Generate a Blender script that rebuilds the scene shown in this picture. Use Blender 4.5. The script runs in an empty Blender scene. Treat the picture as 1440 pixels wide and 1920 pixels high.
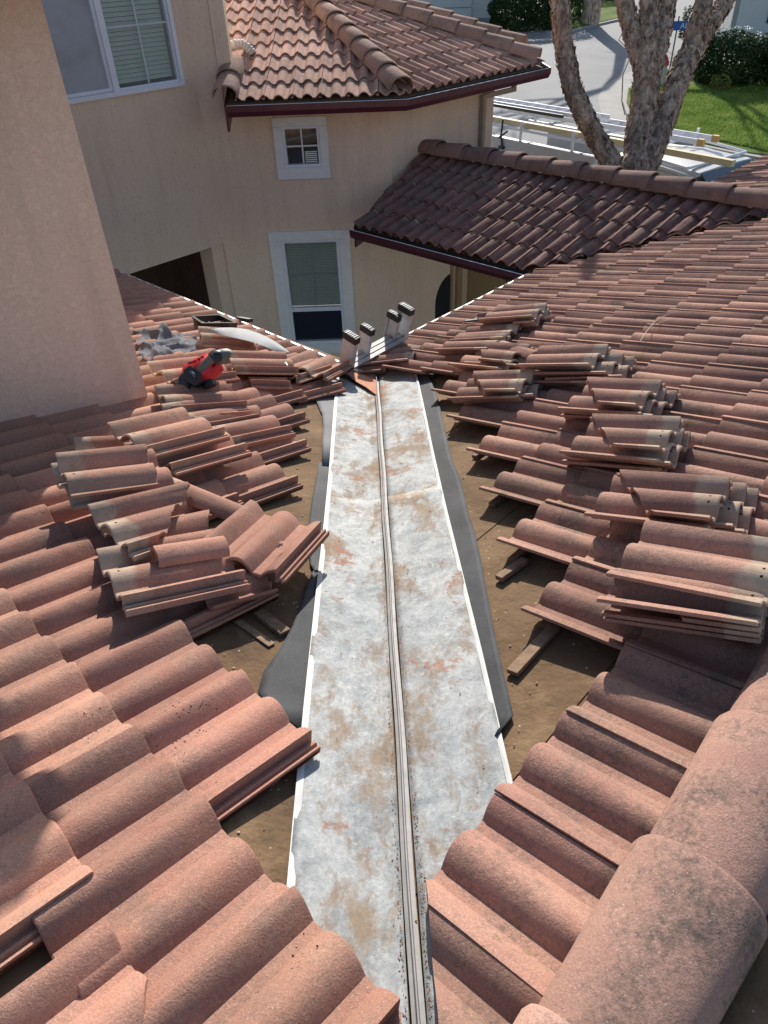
import bpy, math, random
import numpy as np
from mathutils import Vector, Matrix
random.seed(7)
scene = bpy.context.scene
COL = scene.collection
S2 = math.sqrt(0.5)

# ------------------------------------------------------------------ camera
F = 1346.67                      # focal length in pixels of the 1440 x 1920 photograph
CAM = Vector((0.0313, -5.0671, 2.5482))
AR = Vector((0.99876, -0.035486, -0.034821))
AU = Vector((0.049304, 0.616905, 0.785491))
AF = Vector((0.006393, 0.786237, -0.617892))
cd = bpy.data.cameras.new('camera')
cam = bpy.data.objects.new('camera', cd)
COL.objects.link(cam)
cd.sensor_fit = 'VERTICAL'; cd.sensor_height = 36; cd.sensor_width = 27
cd.lens = F / 1920 * 36
cd.clip_start = 0.05; cd.clip_end = 600
mw = Matrix((( AR.x, AU.x, -AF.x, CAM.x), (AR.y, AU.y, -AF.y, CAM.y), (AR.z, AU.z, -AF.z, CAM.z), (0, 0, 0, 1)))
cam.matrix_world = mw
scene.camera = cam
scene.render.resolution_x = 768; scene.render.resolution_y = 1024

# ------------------------------------------------------------------ light
AZ = math.radians(5.0); EL = math.radians(30.0)
sd = Vector((math.sin(AZ) * math.cos(EL), math.cos(AZ) * math.cos(EL), math.sin(EL)))
w = bpy.data.worlds.new('World'); scene.world = w; w.use_nodes = True
nt = w.node_tree; bg = nt.nodes['Background']
sky = nt.nodes.new('ShaderNodeTexSky'); sky.sky_type = 'NISHITA'; sky.sun_disc = False
sky.sun_elevation = EL; sky.sun_rotation = AZ
nt.links.new(sky.outputs[0], bg.inputs[0]); bg.inputs[1].default_value = 0.125
ld = bpy.data.lights.new('sun', 'SUN'); ld.energy = 5.0; ld.angle = math.radians(0.55); ld.color = (1.0, 0.945, 0.865)
sun = bpy.data.objects.new('sun', ld); COL.objects.link(sun)
sun.rotation_euler = (-sd).to_track_quat('-Z', 'Y').to_euler(); sun.location = (0, 0, 30)
vs = scene.view_settings; vs.view_transform = 'Standard'; vs.look = 'None'; vs.gamma = 1; vs.use_curve_mapping = False
vs.exposure = 0.30

# ------------------------------------------------------------------ helpers
def ray(x, y): return AR * ((x - 720) / F) - AU * ((y - 960) / F) + AF
T = 0.26263; SL = math.sqrt(1 + T * T)
NA = Vector((T * S2, T * S2, 1)); NB = Vector((-T * S2, T * S2, 1))
NM = Vector((-T * S2, -T * S2, 1)); OM = -T * 3.43 * S2
def onpl(x, y, n, off=0.0):
    d = ray(x, y); return CAM + d * ((off - n.dot(CAM)) / n.dot(d))
def onA(x, y, off=0.0): return onpl(x, y, NA, off)
def onB(x, y, off=0.0): return onpl(x, y, NB, off)
def onz(x, y, z): return onpl(x, y, Vector((0, 0, 1)), z)
def onv(x, y, p, n):
    n = Vector(n); return onpl(x, y, n, n.dot(Vector(p)))
def A(u, v, h=0.0):      # point of the left roof: u along its eave, v up its slope, h above the deck
    k = v / SL; return Vector((-S2 * u - S2 * k, S2 * u - S2 * k, T * k)) + NA.normalized() * h
def B(u, v, h=0.0):
    k = v / SL; return Vector((S2 * u + S2 * k, S2 * u - S2 * k, T * k)) + NB.normalized() * h
def inview(p, m=150):
    d = p - CAM; z = d.dot(AF)
    if z < 0.1: return False
    x = 720 + F * d.dot(AR) / z; y = 960 - F * d.dot(AU) / z
    return -m < x < 1440 + m and -m < y < 1920 + m

def setp(o, label=None, cat=None, group=None, kind=None):
    if label: o['label'] = label
    if cat: o['category'] = cat
    if group: o['group'] = group
    if kind: o['kind'] = kind
    return o
def link(o, parent=None):
    COL.objects.link(o)
    if parent is not None:
        mwd = o.matrix_world.copy() if False else o.matrix_basis.copy()
        o.parent = parent
        o.matrix_parent_inverse = parent.matrix_basis.inverted()
    return o
def empty(name, loc, label, cat, group=None):
    o = bpy.data.objects.new(name, None); o.location = loc; o.empty_display_size = 0.1
    COL.objects.link(o); return setp(o, label, cat, group)
class MB:
    def __init__(s): s.v = []; s.f = []; s.m = []; s.sm = []
    def add(s, vs, fs, mi=0, smooth=False):
        b = len(s.v); s.v += [tuple(q) for q in vs]
        for f in fs: s.f.append([b + i for i in f]); s.m.append(mi); s.sm.append(smooth)
    def box(s, o, ax, ay, az, mi=0):   # corner + three edge vectors
        o = Vector(o); ax = Vector(ax); ay = Vector(ay); az = Vector(az)
        p = [o, o+ax, o+ax+ay, o+ay, o+az, o+ax+az, o+ax+ay+az, o+ay+az]
        fs = [(0,3,2,1),(4,5,6,7),(0,1,5,4),(1,2,6,5),(2,3,7,6),(3,0,4,7)]
        if ax.cross(ay).dot(az) < 0: fs = [f[::-1] for f in fs]
        s.add(p, fs, mi)
    def cbox(s, c, ax, ay, az, mi=0):  # centre + full edge vectors
        c = Vector(c); ax=Vector(ax); ay=Vector(ay); az=Vector(az)
        s.box(c-(ax+ay+az)/2, ax, ay, az, mi)
    def prism(s, poly, ext, mi=0):
        n = len(poly); ext = Vector(ext); p = [Vector(q) for q in poly]
        nn = Vector((0,0,0))
        for i in range(n): nn += p[i].cross(p[(i+1) % n])
        a = list(range(n)); 
        if nn.dot(ext) > 0: a = a[::-1]
        vs = p + [q + ext for q in p]
        fs = [a, [i + n for i in a[::-1]]]
        for i in range(n):
            j = (i + 1) % n
            f = [a[i], a[i] + n, a[j] + n, a[j]]
            fs.append(f)
        s.add(vs, fs, mi)
    def tube(s, pts, r, n=8, mi=0, cap=True):
        pts = [Vector(p) for p in pts]
        if not isinstance(r, (list, tuple)): r = [r] * len(pts)
        vs = []; prev = None
        for i, p in enumerate(pts):
            d = (pts[min(i+1, len(pts)-1)] - pts[max(i-1, 0)]).normalized()
            if prev is None:
                u = d.orthogonal().normalized()
            else:
                u = (prev - d * prev.dot(d)).normalized()
            prev = u; v = d.cross(u)
            for k in range(n):
                a = 2 * math.pi * k / n; vs.append(p + (u * math.cos(a) + v * math.sin(a)) * r[i])
        fs = []
        for i in range(len(pts)-1):
            for k in range(n):
                fs.append((i*n+k, i*n+(k+1) % n, (i+1)*n+(k+1) % n, (i+1)*n+k))
        s.add(vs, fs, mi, True)
        if cap:
            s.add(vs[:n], [list(range(n))[::-1]], mi); s.add(vs[-n:], [list(range(n))], mi)
    def mesh(s, name, mats):
        me = bpy.data.meshes.new(name); me.from_pydata(s.v, [], s.f)
        for m in mats: me.materials.append(m)
        me.polygons.foreach_set('material_index', s.m); me.polygons.foreach_set('use_smooth', s.sm)
        me.update(); return me
    def obj(s, name, mats, parent=None, loc=None, bevel=0.0):
        if not isinstance(mats, (list, tuple)): mats = [mats]
        loc = Vector(loc) if loc is not None else Vector((0, 0, 0))
        if loc.length: s.v = [tuple(Vector(q) - loc) for q in s.v]
        me = s.mesh(name, mats); o = bpy.data.objects.new(name, me); o.location = loc
        link(o, parent)
        if bevel:
            b = o.modifiers.new('bevel', 'BEVEL'); b.width = bevel; b.segments = 2; b.limit_method = 'ANGLE'
        return o

# ------------------------------------------------------------------ materials
def nd(m, t, **k):
    n = m.node_tree.nodes.new(t)
    for a, b in k.items(): setattr(n, a, b)
    return n
def new_mat(name, rough=0.8, metal=0.0, col=(0.5, 0.5, 0.5), spec=None):
    m = bpy.data.materials.new(name); m.use_nodes = True
    b = m.node_tree.nodes['Principled BSDF']
    b.inputs['Roughness'].default_value = rough; b.inputs['Metallic'].default_value = metal
    b.inputs['Base Color'].default_value = (*col, 1)
    if spec is not None: b.inputs['Specular IOR Level'].default_value = spec
    return m, b
def L(m, a, b): m.node_tree.links.new(a, b)
def noise(m, vec, scale, detail=4, rough=0.55, dist=0.0):
    n = nd(m, 'ShaderNodeTexNoise'); n.inputs['Scale'].default_value = scale
    n.inputs['Detail'].default_value = detail; n.inputs['Roughness'].default_value = rough
    n.inputs['Distortion'].default_value = dist
    if vec is not None: L(m, vec, n.inputs['Vector'])
    return n.outputs['Fac']
def ramp(m, fac, stops):
    r = nd(m, 'ShaderNodeValToRGB'); e = r.color_ramp.elements
    while len(e) < len(stops): e.new(0.5)
    for i, (p, c) in enumerate(stops):
        e[i].position = p; e[i].color = (c, c, c, 1) if not isinstance(c, tuple) else (*c, 1)
    L(m, fac, r.inputs[0]); return r.outputs[0]
def mix(m, fac, a, b, mode='MIX'):
    x = nd(m, 'ShaderNodeMix', data_type='RGBA', blend_type=mode)
    for s, q in ((0, fac), (6, a), (7, b)):
        if isinstance(q, (int, float)): x.inputs[s].default_value = q
        elif isinstance(q, tuple): x.inputs[s].default_value = (*q, 1)
        else: L(m, q, x.inputs[s])
    return x.outputs[2]
def math_(m, op, a, b=0.0, c=None):
    x = nd(m, 'ShaderNodeMath', operation=op)
    for s, q in enumerate((a, b) if c is None else (a, b, c)):
        if isinstance(q, (int, float)): x.inputs[s].default_value = q
        else: L(m, q, x.inputs[s])
    return x.outputs[0]
def bump(m, b, h, strength=0.3, dist=0.01, prev=None):
    n = nd(m, 'ShaderNodeBump'); n.inputs['Strength'].default_value = strength; n.inputs['Distance'].default_value = dist
    L(m, h, n.inputs['Height'])
    if prev is not None: L(m, prev, n.inputs['Normal'])
    L(m, n.outputs[0], b.inputs['Normal']); return n.outputs[0]
def pos(m): return nd(m, 'ShaderNodeNewGeometry').outputs['Position']
def objc(m): return nd(m, 'ShaderNodeTexCoord').outputs['Object']
def orand(m): return nd(m, 'ShaderNodeObjectInfo').outputs['Random']

def tile_mat(name, c1, c2, c3, lichen, moss=0.0, grime=(0.10, 0.085, 0.07), heads=True):
    m, b = new_mat(name, 0.92, spec=0.25)
    P = pos(m); R = orand(m)
    big = noise(m, P, 2.3, 3); mid = noise(m, P, 9, 5, 0.6)
    base = mix(m, ramp(m, big, [(0.38, 0.0), (0.62, 1.0)]), c1, c2)
    base = mix(m, ramp(m, R, [(0.0, 0.0), (1.0, 0.75)]), base, c3)
    hv = nd(m, 'ShaderNodeHueSaturation')
    L(m, base, hv.inputs['Color'])
    r2 = nd(m, 'ShaderNodeTexWhiteNoise', noise_dimensions='1D'); L(m, R, r2.inputs['W'])
    L(m, math_(m, 'MULTIPLY_ADD', r2.outputs['Value'], 0.44, 0.77), hv.inputs['Value'])
    base = hv.outputs[0]
    # mottling
    base = mix(m, math_(m, 'MULTIPLY', ramp(m, mid, [(0.35, 0.0), (0.75, 1.0)]), 0.30), base, (0.62, 0.40, 0.30))
    # grime & lichen in blotches of fine spots
    lb = noise(m, P, 4.5, 6, 0.7); lf = noise(m, P, 70, 3, 0.7)
    lm = ramp(m, math_(m, 'ADD', math_(m, 'MULTIPLY', lb, 0.72), math_(m, 'MULTIPLY', lf, 0.32)), [(0.50, 0.0), (0.66, 1.0)])
    base = mix(m, math_(m, 'MULTIPLY', lm, lichen), base, grime)
    if moss:
        mo = ramp(m, math_(m, 'ADD', math_(m, 'MULTIPLY', noise(m, P, 6.1, 4), 0.7), math_(m, 'MULTIPLY', noise(m, P, 45, 2), 0.3)), [(0.60, 0.0), (0.66, 1.0)])
        base = mix(m, math_(m, 'MULTIPLY', mo, moss), base, (0.16, 0.13, 0.03))
    # sand grains
    v = nd(m, 'ShaderNodeTexVoronoi'); v.inputs['Scale'].default_value = 400; L(m, P, v.inputs['Vector'])
    g = nd(m, 'ShaderNodeSeparateColor'); L(m, v.outputs['Color'], g.inputs[0])
    core = ramp(m, v.outputs['Distance'], [(0.25, 1.0), (0.45, 0.0)])
    base = mix(m, math_(m, 'MULTIPLY', math_(m, 'MULTIPLY', ramp(m, g.outputs[0], [(0.93, 0.0), (0.95, 1.0)]), core), 0.45), base, (0.85, 0.72, 0.58))
    base = mix(m, math_(m, 'MULTIPLY', math_(m, 'MULTIPLY', ramp(m, g.outputs[1], [(0.90, 0.0), (0.93, 1.0)]), core), 0.5), base, (0.10, 0.06, 0.05))
    gn = noise(m, P, 210, 3, 0.8)
    base = mix(m, 0.55, base, ramp(m, gn, [(0.30, (0.30, 0.30, 0.30)), (0.50, (0.5, 0.5, 0.5)), (0.70, (0.74, 0.72, 0.70))]), 'OVERLAY')
    # the unweathered head band and nail holes (tile coordinates)
    sx = nd(m, 'ShaderNodeSeparateXYZ'); L(m, objc(m), sx.inputs[0])
    hy = math_(m, 'ADD', sx.outputs['Y'], math_(m, 'MULTIPLY', math_(m, 'SUBTRACT', mid, 0.5), 0.12))
    head = ramp(m, hy, [(0.327, 0.0), (0.343, 1.0)])
    base = mix(m, math_(m, 'MULTIPLY', head, math_(m, 'MULTIPLY_ADD', R, 0.35, 0.40) if heads else 0.0), base, mix(m, ramp(m, lb, [(0.35, 0.0), (0.65, 1.0)]), (0.34, 0.26, 0.19), (0.62, 0.52, 0.39)))
    for hx, hyy in ((0.158, 0.388), (0.185, 0.388)) if heads else ():
        dx = math_(m, 'SUBTRACT', sx.outputs['X'], hx); dy = math_(m, 'SUBTRACT', sx.outputs['Y'], hyy)
        dd = math_(m, 'ADD', math_(m, 'MULTIPLY', dx, dx), math_(m, 'MULTIPLY', dy, dy))
        base = mix(m, math_(m, 'LESS_THAN', dd, 0.000018), base, (0.01, 0.01, 0.01))
    L(m, base, b.inputs['Base Color'])
    fine = noise(m, P, 190, 4, 0.7)
    n1 = bump(m, b, fine, 0.55, 0.004)
    bump(m, b, noise(m, P, 14, 3), 0.35, 0.012, n1)
    return m
M_tileL = tile_mat('tile_clean', (0.415, 0.212, 0.150), (0.460, 0.248, 0.174), (0.370, 0.172, 0.130), 0.42, 0.0, (0.10, 0.085, 0.07), False)
M_looseL = tile_mat('tile_loose_clean', (0.415, 0.212, 0.150), (0.460, 0.248, 0.174), (0.370, 0.172, 0.130), 0.42)
RC = ((0.355, 0.194, 0.146), (0.295, 0.148, 0.118), (0.405, 0.235, 0.175))
M_tileR = tile_mat('tile_weathered', *RC, 0.72, 0.55, (0.10, 0.085, 0.07), False)
M_looseR = tile_mat('tile_loose_weathered', *RC, 0.55, 0.3)
M_tileF = tile_mat('tile_far', (0.46, 0.26, 0.20), (0.39, 0.205, 0.16), (0.50, 0.31, 0.24), 0.75, 0.0, (0.15, 0.12, 0.09))
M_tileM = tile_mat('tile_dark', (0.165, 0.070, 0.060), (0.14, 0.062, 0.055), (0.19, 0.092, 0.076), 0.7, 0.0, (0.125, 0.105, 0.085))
M_cap = tile_mat('cap_tile', (0.385, 0.222, 0.175), (0.33, 0.182, 0.148), (0.42, 0.255, 0.20), 0.9, 0.3, (0.10, 0.08, 0.068), False)
M_capF = tile_mat('cap_tile_far', (0.40, 0.25, 0.19), (0.35, 0.20, 0.16), (0.44, 0.28, 0.21), 0.8, 0.0, (0.13, 0.11, 0.085), False)
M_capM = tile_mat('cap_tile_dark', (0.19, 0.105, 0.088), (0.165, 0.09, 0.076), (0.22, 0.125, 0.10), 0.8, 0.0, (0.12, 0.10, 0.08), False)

def stucco(name, c, c2):
    m, b = new_mat(name, 0.95, spec=0.15); P = pos(m)
    base = mix(m, ramp(m, noise(m, P, 1.1, 4), [(0.35, 0.0), (0.65, 1.0)]), c, c2)
    vv = nd(m, 'ShaderNodeTexVoronoi', feature='SMOOTH_F1'); vv.inputs['Scale'].default_value = 26
    dn = nd(m, 'ShaderNodeTexNoise'); dn.inputs['Scale'].default_value = 17; L(m, P, dn.inputs['Vector'])
    ad = nd(m, 'ShaderNodeVectorMath', operation='MULTIPLY_ADD'); L(m, dn.outputs['Color'], ad.inputs[0]); ad.inputs[1].default_value = (0.05, 0.05, 0.05); L(m, P, ad.inputs[2])
    L(m, ad.outputs[0], vv.inputs['Vector'])
    n1 = bump(m, b, ramp(m, noise(m, P, 34, 5, 0.62, 0.8), [(0.44, 0.0), (0.56, 1.0)]), 0.55, 0.0045)
    n2 = bump(m, b, noise(m, P, 150, 3, 0.7), 0.55, 0.003, n1)
    base = mix(m, math_(m, 'MULTIPLY', ramp(m, noise(m, P, 34, 5, 0.62, 0.8), [(0.37, 1.0), (0.44, 0.0)]), 0.22), base, (0.32, 0.21, 0.15))
    st_ = nd(m, 'ShaderNodeMapping'); st_.inputs['Scale'].default_value = (1, 1, .12); L(m, P, st_.inputs[0])
    base = mix(m, math_(m, 'MULTIPLY', ramp(m, noise(m, st_.outputs[0], 5.5, 5, .65), [(0.50, 0.0), (0.72, 1.0)]), 0.22), base, (0.36, 0.27, 0.20))
    L(m, base, b.inputs['Base Color']); return m
M_stW = stucco('stucco_near', (0.78, 0.565, 0.44), (0.82, 0.605, 0.475))
M_stF = stucco('stucco_far', (0.78, 0.58, 0.43), (0.82, 0.62, 0.465))
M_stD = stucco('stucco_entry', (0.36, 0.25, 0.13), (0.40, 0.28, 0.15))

def plain(name, c, rough=0.5, metal=0.0, var=0.12, scale=8.0, bs=0.0):
    m, b = new_mat(name, rough, metal); P = pos(m)
    f = noise(m, P, scale, 4)
    d = tuple(x * (1 - var) for x in c); e = tuple(min(1, x * (1 + var)) for x in c)
    L(m, mix(m, ramp(m, f, [(0.3, 0.0), (0.7, 1.0)]), d, e), b.inputs['Base Color'])
    if bs: bump(m, b, noise(m, P, scale * 12, 3), bs, 0.004)
    return m
M_white = plain('white_vinyl', (0.72, 0.72, 0.76), 0.45, 0, 0.04)
M_trim = plain('painted_trim', (0.76, 0.73, 0.70), 0.75, 0, 0.06, 10, 0.25)
M_maroon = plain('maroon_metal', (0.085, 0.016, 0.026), 0.35, 0, 0.15)
M_dark = plain('dark_interior', (0.012, 0.012, 0.014), 0.9, 0)
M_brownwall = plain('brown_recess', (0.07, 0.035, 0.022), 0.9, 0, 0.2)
M_alu = plain('aluminium', (0.55, 0.56, 0.57), 0.5, 0.15, 0.12, 20)
M_black = plain('black_rubber', (0.02, 0.02, 0.02), 0.6, 0, 0.2)
M_wood = plain('batten_wood', (0.20, 0.125, 0.075), 0.85, 0, 0.35, 30, 0.4)
M_drip = plain('white_drip_edge', (0.75, 0.75, 0.76), 0.4, 0.2, 0.05)
M_flash = plain('grey_flashing', (0.22, 0.21, 0.19), 0.6, 0.3, 0.2)

def glass_mat(name, c, rough=0.06):
    m, b = new_mat(name, rough, 0.0, c); b.inputs['Specular IOR Level'].default_value = 0.8
    return m
def felt():
    m, b = new_mat('brown_felt', 0.9, spec=0.2); P = pos(m)
    c = mix(m, ramp(m, noise(m, P, 1.9, 5), [(0.35, 0.0), (0.65, 1.0)]), (0.155, 0.095, 0.052), (0.215, 0.138, 0.078))
    c = mix(m, ramp(m, noise(m, P, 7, 6, 0.7), [(0.52, 0.0), (0.72, 0.8)]), c, (0.27, 0.18, 0.10))
    c = mix(m, ramp(m, noise(m, P, 3.2, 5, 0.7), [(0.56, 0.0), (0.70, 0.7)]), c, (0.085, 0.055, 0.035))
    v = nd(m, 'ShaderNodeTexVoronoi'); v.inputs['Scale'].default_value = 55; L(m, P, v.inputs['Vector'])
    g = nd(m, 'ShaderNodeSeparateColor'); L(m, v.outputs['Color'], g.inputs[0])
    sp = math_(m, 'MULTIPLY', ramp(m, g.outputs[0], [(0.93, 0.0), (0.95, 1.0)]), ramp(m, v.outputs['Distance'], [(0.1, 1.0), (0.2, 0.0)]))
    c = mix(m, sp, c, (0.55, 0.42, 0.32))
    L(m, c, b.inputs['Base Color']); n1 = bump(m, b, noise(m, P, 3.5, 5, 0.6), 0.8, 0.04)
    bump(m, b, noise(m, P, 90, 4), 0.4, 0.004, n1); return m
M_felt = felt()
def membrane(name, c1, c2):
    m, b = new_mat(name, 0.75, spec=0.35); P = pos(m)
    c = mix(m, ramp(m, noise(m, P, 5, 4), [(0.35, 0.0), (0.7, 1.0)]), c1, c2)
    c = mix(m, ramp(m, noise(m, P, 160, 3, 0.8), [(0.55, 0.0), (0.75, 0.5)]), c, (0.16, 0.16, 0.165))
    L(m, c, b.inputs['Base Color']); n1 = bump(m, b, noise(m, P, 3.2, 3), 0.3, 0.03)
    bump(m, b, noise(m, P, 200, 3), 0.4, 0.003, n1); return m
M_memb = membrane('grey_membrane', (0.040, 0.041, 0.044), (0.070, 0.071, 0.075))
M_memb2 = membrane('light_grey_membrane', (0.15, 0.153, 0.158), (0.21, 0.213, 0.218))
def galv():
    m, b = new_mat('galvanised_valley', 0.7, 0.12, spec=0.2); P = pos(m)
    wv = nd(m, 'ShaderNodeTexNoise'); wv.inputs['Scale'].default_value = 5; L(m, P, wv.inputs['Vector'])
    ad = nd(m, 'ShaderNodeVectorMath', operation='MULTIPLY_ADD'); L(m, wv.outputs['Color'], ad.inputs[0]); ad.inputs[1].default_value = (0.05, 0.05, 0.05); L(m, P, ad.inputs[2])
    Q = ad.outputs[0]
    # zinc: white oxide smears over blue-grey metal
    c = mix(m, ramp(m, noise(m, Q, 9, 9, 0.74, 0.2), [(0.36, 0.0), (0.64, 1.0)]), (0.225, 0.24, 0.245), (0.425, 0.435, 0.43))
    c = mix(m, ramp(m, noise(m, Q, 38, 6, 0.75, 1.0), [(0.50, 0.0), (0.68, 0.6)]), c, (0.54, 0.54, 0.52))
    # tan dirt, drawn out along the fall of the valley
    fm = nd(m, 'ShaderNodeMapping'); fm.inputs['Scale'].default_value = (1.5, 0.75, 1); L(m, Q, fm.inputs[0]); FQ = fm.outputs[0]
    d = math_(m, 'ADD', math_(m, 'MULTIPLY', noise(m, FQ, 4.2, 5, 0.65), 0.62), math_(m, 'MULTIPLY', noise(m, FQ, 19, 8, 0.78, 0.5), 0.40))
    dm = ramp(m, d, [(0.505, 0.0), (0.60, 1.0)])
    c = mix(m, math_(m, 'MULTIPLY', dm, 0.85), c, mix(m, noise(m, P, 11, 4), (0.20, 0.125, 0.07), (0.40, 0.31, 0.22)))
    # rust-red clay streaks
    r = math_(m, 'ADD', math_(m, 'MULTIPLY', noise(m, Q, 4.7, 3), 0.6), math_(m, 'MULTIPLY', noise(m, P, 30, 5, 0.8), 0.40))
    rm = ramp(m, r, [(0.58, 0.0), (0.62, 1.0)])
    c = mix(m, math_(m, 'MULTIPLY', rm, 0.7), c, (0.36, 0.17, 0.10))
    c = mix(m, 0.5, c, ramp(m, noise(m, Q, 95, 5, 0.8, 0.8), [(0.32, (0.30, 0.30, 0.30)), (0.5, (0.5, 0.5, 0.5)), (0.68, (0.70, 0.70, 0.69))]), 'OVERLAY')
    c = mix(m, 0.35, c, ramp(m, noise(m, P, 1.3, 3), [(0.35, (0.36, 0.38, 0.40)), (0.65, (0.56, 0.56, 0.55))]), 'OVERLAY')
    L(m, c, b.inputs['Base Color'])
    L(m, ramp(m, math_(m, 'MAXIMUM', dm, rm), [(0.0, 0.70), (1.0, 0.9)]), b.inputs['Roughness'])
    n1 = bump(m, b, noise(m, P, 2.7, 3), 0.35, 0.03)
    bump(m, b, noise(m, Q, 40, 5, 0.7), 0.25, 0.003, n1); return m
M_galv = galv()
M_hem = plain('bright_hem', (0.55, 0.55, 0.53), 0.6, 0.0, 0.18, 9)
M_rib = plain('stained_rib', (0.36, 0.345, 0.33), 0.55, 0.15, 0.18, 16)

# ------------------------------------------------------------------ roof tiles
TW, TL, CH = 0.316, 0.42, 0.043     # cover width, length, barrel height
def crest(d):                        # height above the pan, d = distance from the crest line
    q = min(abs(d) / 0.062, 1.0)
    return CH * max(0.0, math.cos(math.pi * q / 2)) ** 0.78
def tile_profile(hi=True):
    pts = []
    if hi:
        pts += [(-0.034, 0.010), (-0.034, 0.024), (-0.028, 0.024), (-0.026, 0.016), (-0.020, 0.016), (-0.018, 0.027), (-0.011, 0.027), (-0.009, 0.017), (0.004, 0.017)]
        xs = [0.005, 0.02, 0.036, 0.050, 0.064, 0.079, 0.094, 0.105, 0.116, 0.128, 0.142, 0.158, 0.174, 0.188, 0.200, 0.211, 0.222, 0.237, 0.252, 0.264, 0.275, 0.287, 0.300, 0.319]
    else:
        pts += [(-0.03, 0.012), (-0.028, 0.024), (0.003, 0.020)]
        xs = [0.005, 0.028, 0.06, 0.096, 0.118, 0.138, 0.158, 0.178, 0.198, 0.220, 0.256, 0.278, 0.298, 0.318]
    for x in xs:
        c = min((0, 0.158, 0.316), key=lambda q: abs(q - x))
        pts.append((x, 0.015 + crest(x - c) + (0.007 * min(1, (x - 0.27) / 0.03) if x > 0.27 else 0)))
    return pts
def tile_mb(hi=True, jag=None):
    top = tile_profile(hi); n = len(top)
    bot = [(x, max(0.0, z - (0.013 if x > 0.004 else 0.010))) for x, z in top]
    ys = [0.0, 0.006, TL - 0.004, TL] if hi else [0.0, TL]
    mb = MB(); vs = []
    for y in ys:
        dz = 0.003 if (hi and y in (0.0, TL)) else 0.0
        vs += [(x, y, z - dz) for x, z in top]
    for y in (ys[0], ys[-1]): vs += [(x, y, z) for x, z in bot]
    m = len(ys); b0 = m * n; b1 = b0 + n; fs = []
    for j in range(m - 1):
        for i in range(n - 1): fs.append((j*n+i, j*n+i+1, (j+1)*n+i+1, (j+1)*n+i))
    for i in range(n - 1):
        fs.append((b0+i, b1+i, b1+i+1, b0+i+1))
        fs.append((i, b0+i, b0+i+1, i+1)); k = (m-1)*n
        fs.append((k+i, k+i+1, b1+i+1, b1+i))
    side0 = [j*n for j in range(m)] + [b1, b0]; side1 = [j*n+n-1 for j in range(m)] + [b1+n-1, b0+n-1]
    fs += [side0, side1[::-1]]
    mb.add(vs, fs, 0, True); return mb
def finish(me):
    me.set_sharp_from_angle(angle=math.radians(34)); return me
TILE_HI = finish(tile_mb(True).mesh('roof_tile', [None]))
TILE_LO = finish(tile_mb(False).mesh('roof_tile_far', [None]))
TILES = {}
def tile_mesh(mat, hi):
    k = (mat.name, hi)
    if k not in TILES:
        me = (TILE_HI if hi else TILE_LO).copy(); me.materials.clear(); me.materials.append(mat); TILES[k] = me
    return TILES[k]
def cut_mesh(me, M, planes):         # bisect by world planes (point, normal): keeps the side the normal points to
    import bmesh
    bm = bmesh.new(); bm.from_mesh(me); Mi = M.inverted(); Mt = M.to_3x3().transposed()
    for p, n in planes:
        lp = Mi @ Vector(p); ln = (Mt @ Vector(n)).normalized()
        g = list(bm.verts) + list(bm.edges) + list(bm.faces)
        r = bmesh.ops.bisect_plane(bm, geom=g, plane_co=lp, plane_no=ln, clear_inner=True, dist=1e-6)
        ed = [e for e in r['geom_cut'] if isinstance(e, bmesh.types.BMEdge)]
        if ed: bmesh.ops.holes_fill(bm, edges=[e for e in bm.edges if e.is_boundary])
        if not bm.faces: bm.free(); return None
    out = bpy.data.meshes.new('cut_tile'); bm.to_mesh(out); bm.free()
    for m in me.materials: out.materials.append(m)
    finish(out); return out
def frame(X, Y, o):
    X = Vector(X).normalized(); Y = Vector(Y).normalized(); Z = X.cross(Y)
    return Matrix(((X.x, Y.x, Z.x, o[0]), (X.y, Y.y, Z.y, o[1]), (X.z, Y.z, Z.z, o[2]), (0, 0, 0, 1)))
UPA = Vector((-S2, -S2, T)).normalized(); EA = Vector((-S2, S2, 0))
UPB = Vector((S2, -S2, T)).normalized(); EB = Vector((S2, S2, 0))
TILT = math.radians(3.6)
def lay(parent, fr_o, X, UP, base, mat, hi=True, planes=None, jit=1.0, name='tile'):
    X = Vector(X); UP = Vector(UP).normalized(); N = X.cross(UP)
    yaw = random.gauss(0, 0.0045) * jit
    tl = -TILT + random.gauss(0, 0.004) * jit
    Y2 = (UP * math.cos(tl) + N * math.sin(tl)); Y2 = (Y2 + X * yaw).normalized(); X2 = (X - Y2 * X.dot(Y2)).normalized()
    o = Vector(fr_o) + N * (base + random.uniform(-.001, .002)) + X * random.gauss(0, 0.002) * jit + UP * random.gauss(0, 0.004) * jit
    M = frame(X2, Y2, o); me = tile_mesh(mat, hi)
    if planes:
        co = [M @ Vector(c) for c in ((-0.03, 0, 0), (0.32, 0, 0), (-0.03, TL, 0), (0.32, TL, 0))]
        pl = []
        for p, n in planes:
            ds = [(c - Vector(p)).dot(Vector(n)) for c in co]
            if max(ds) < 0.03: return None
            if min(ds) < 0: pl.append((p, n))
        if pl:
            me = cut_mesh(me, M, pl)
            if me is None or len(me.vertices) < 8: return None
    ob = bpy.data.objects.new(name, me); ob.matrix_basis = M; link(ob, parent); return ob
BASE = 0.036

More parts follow.
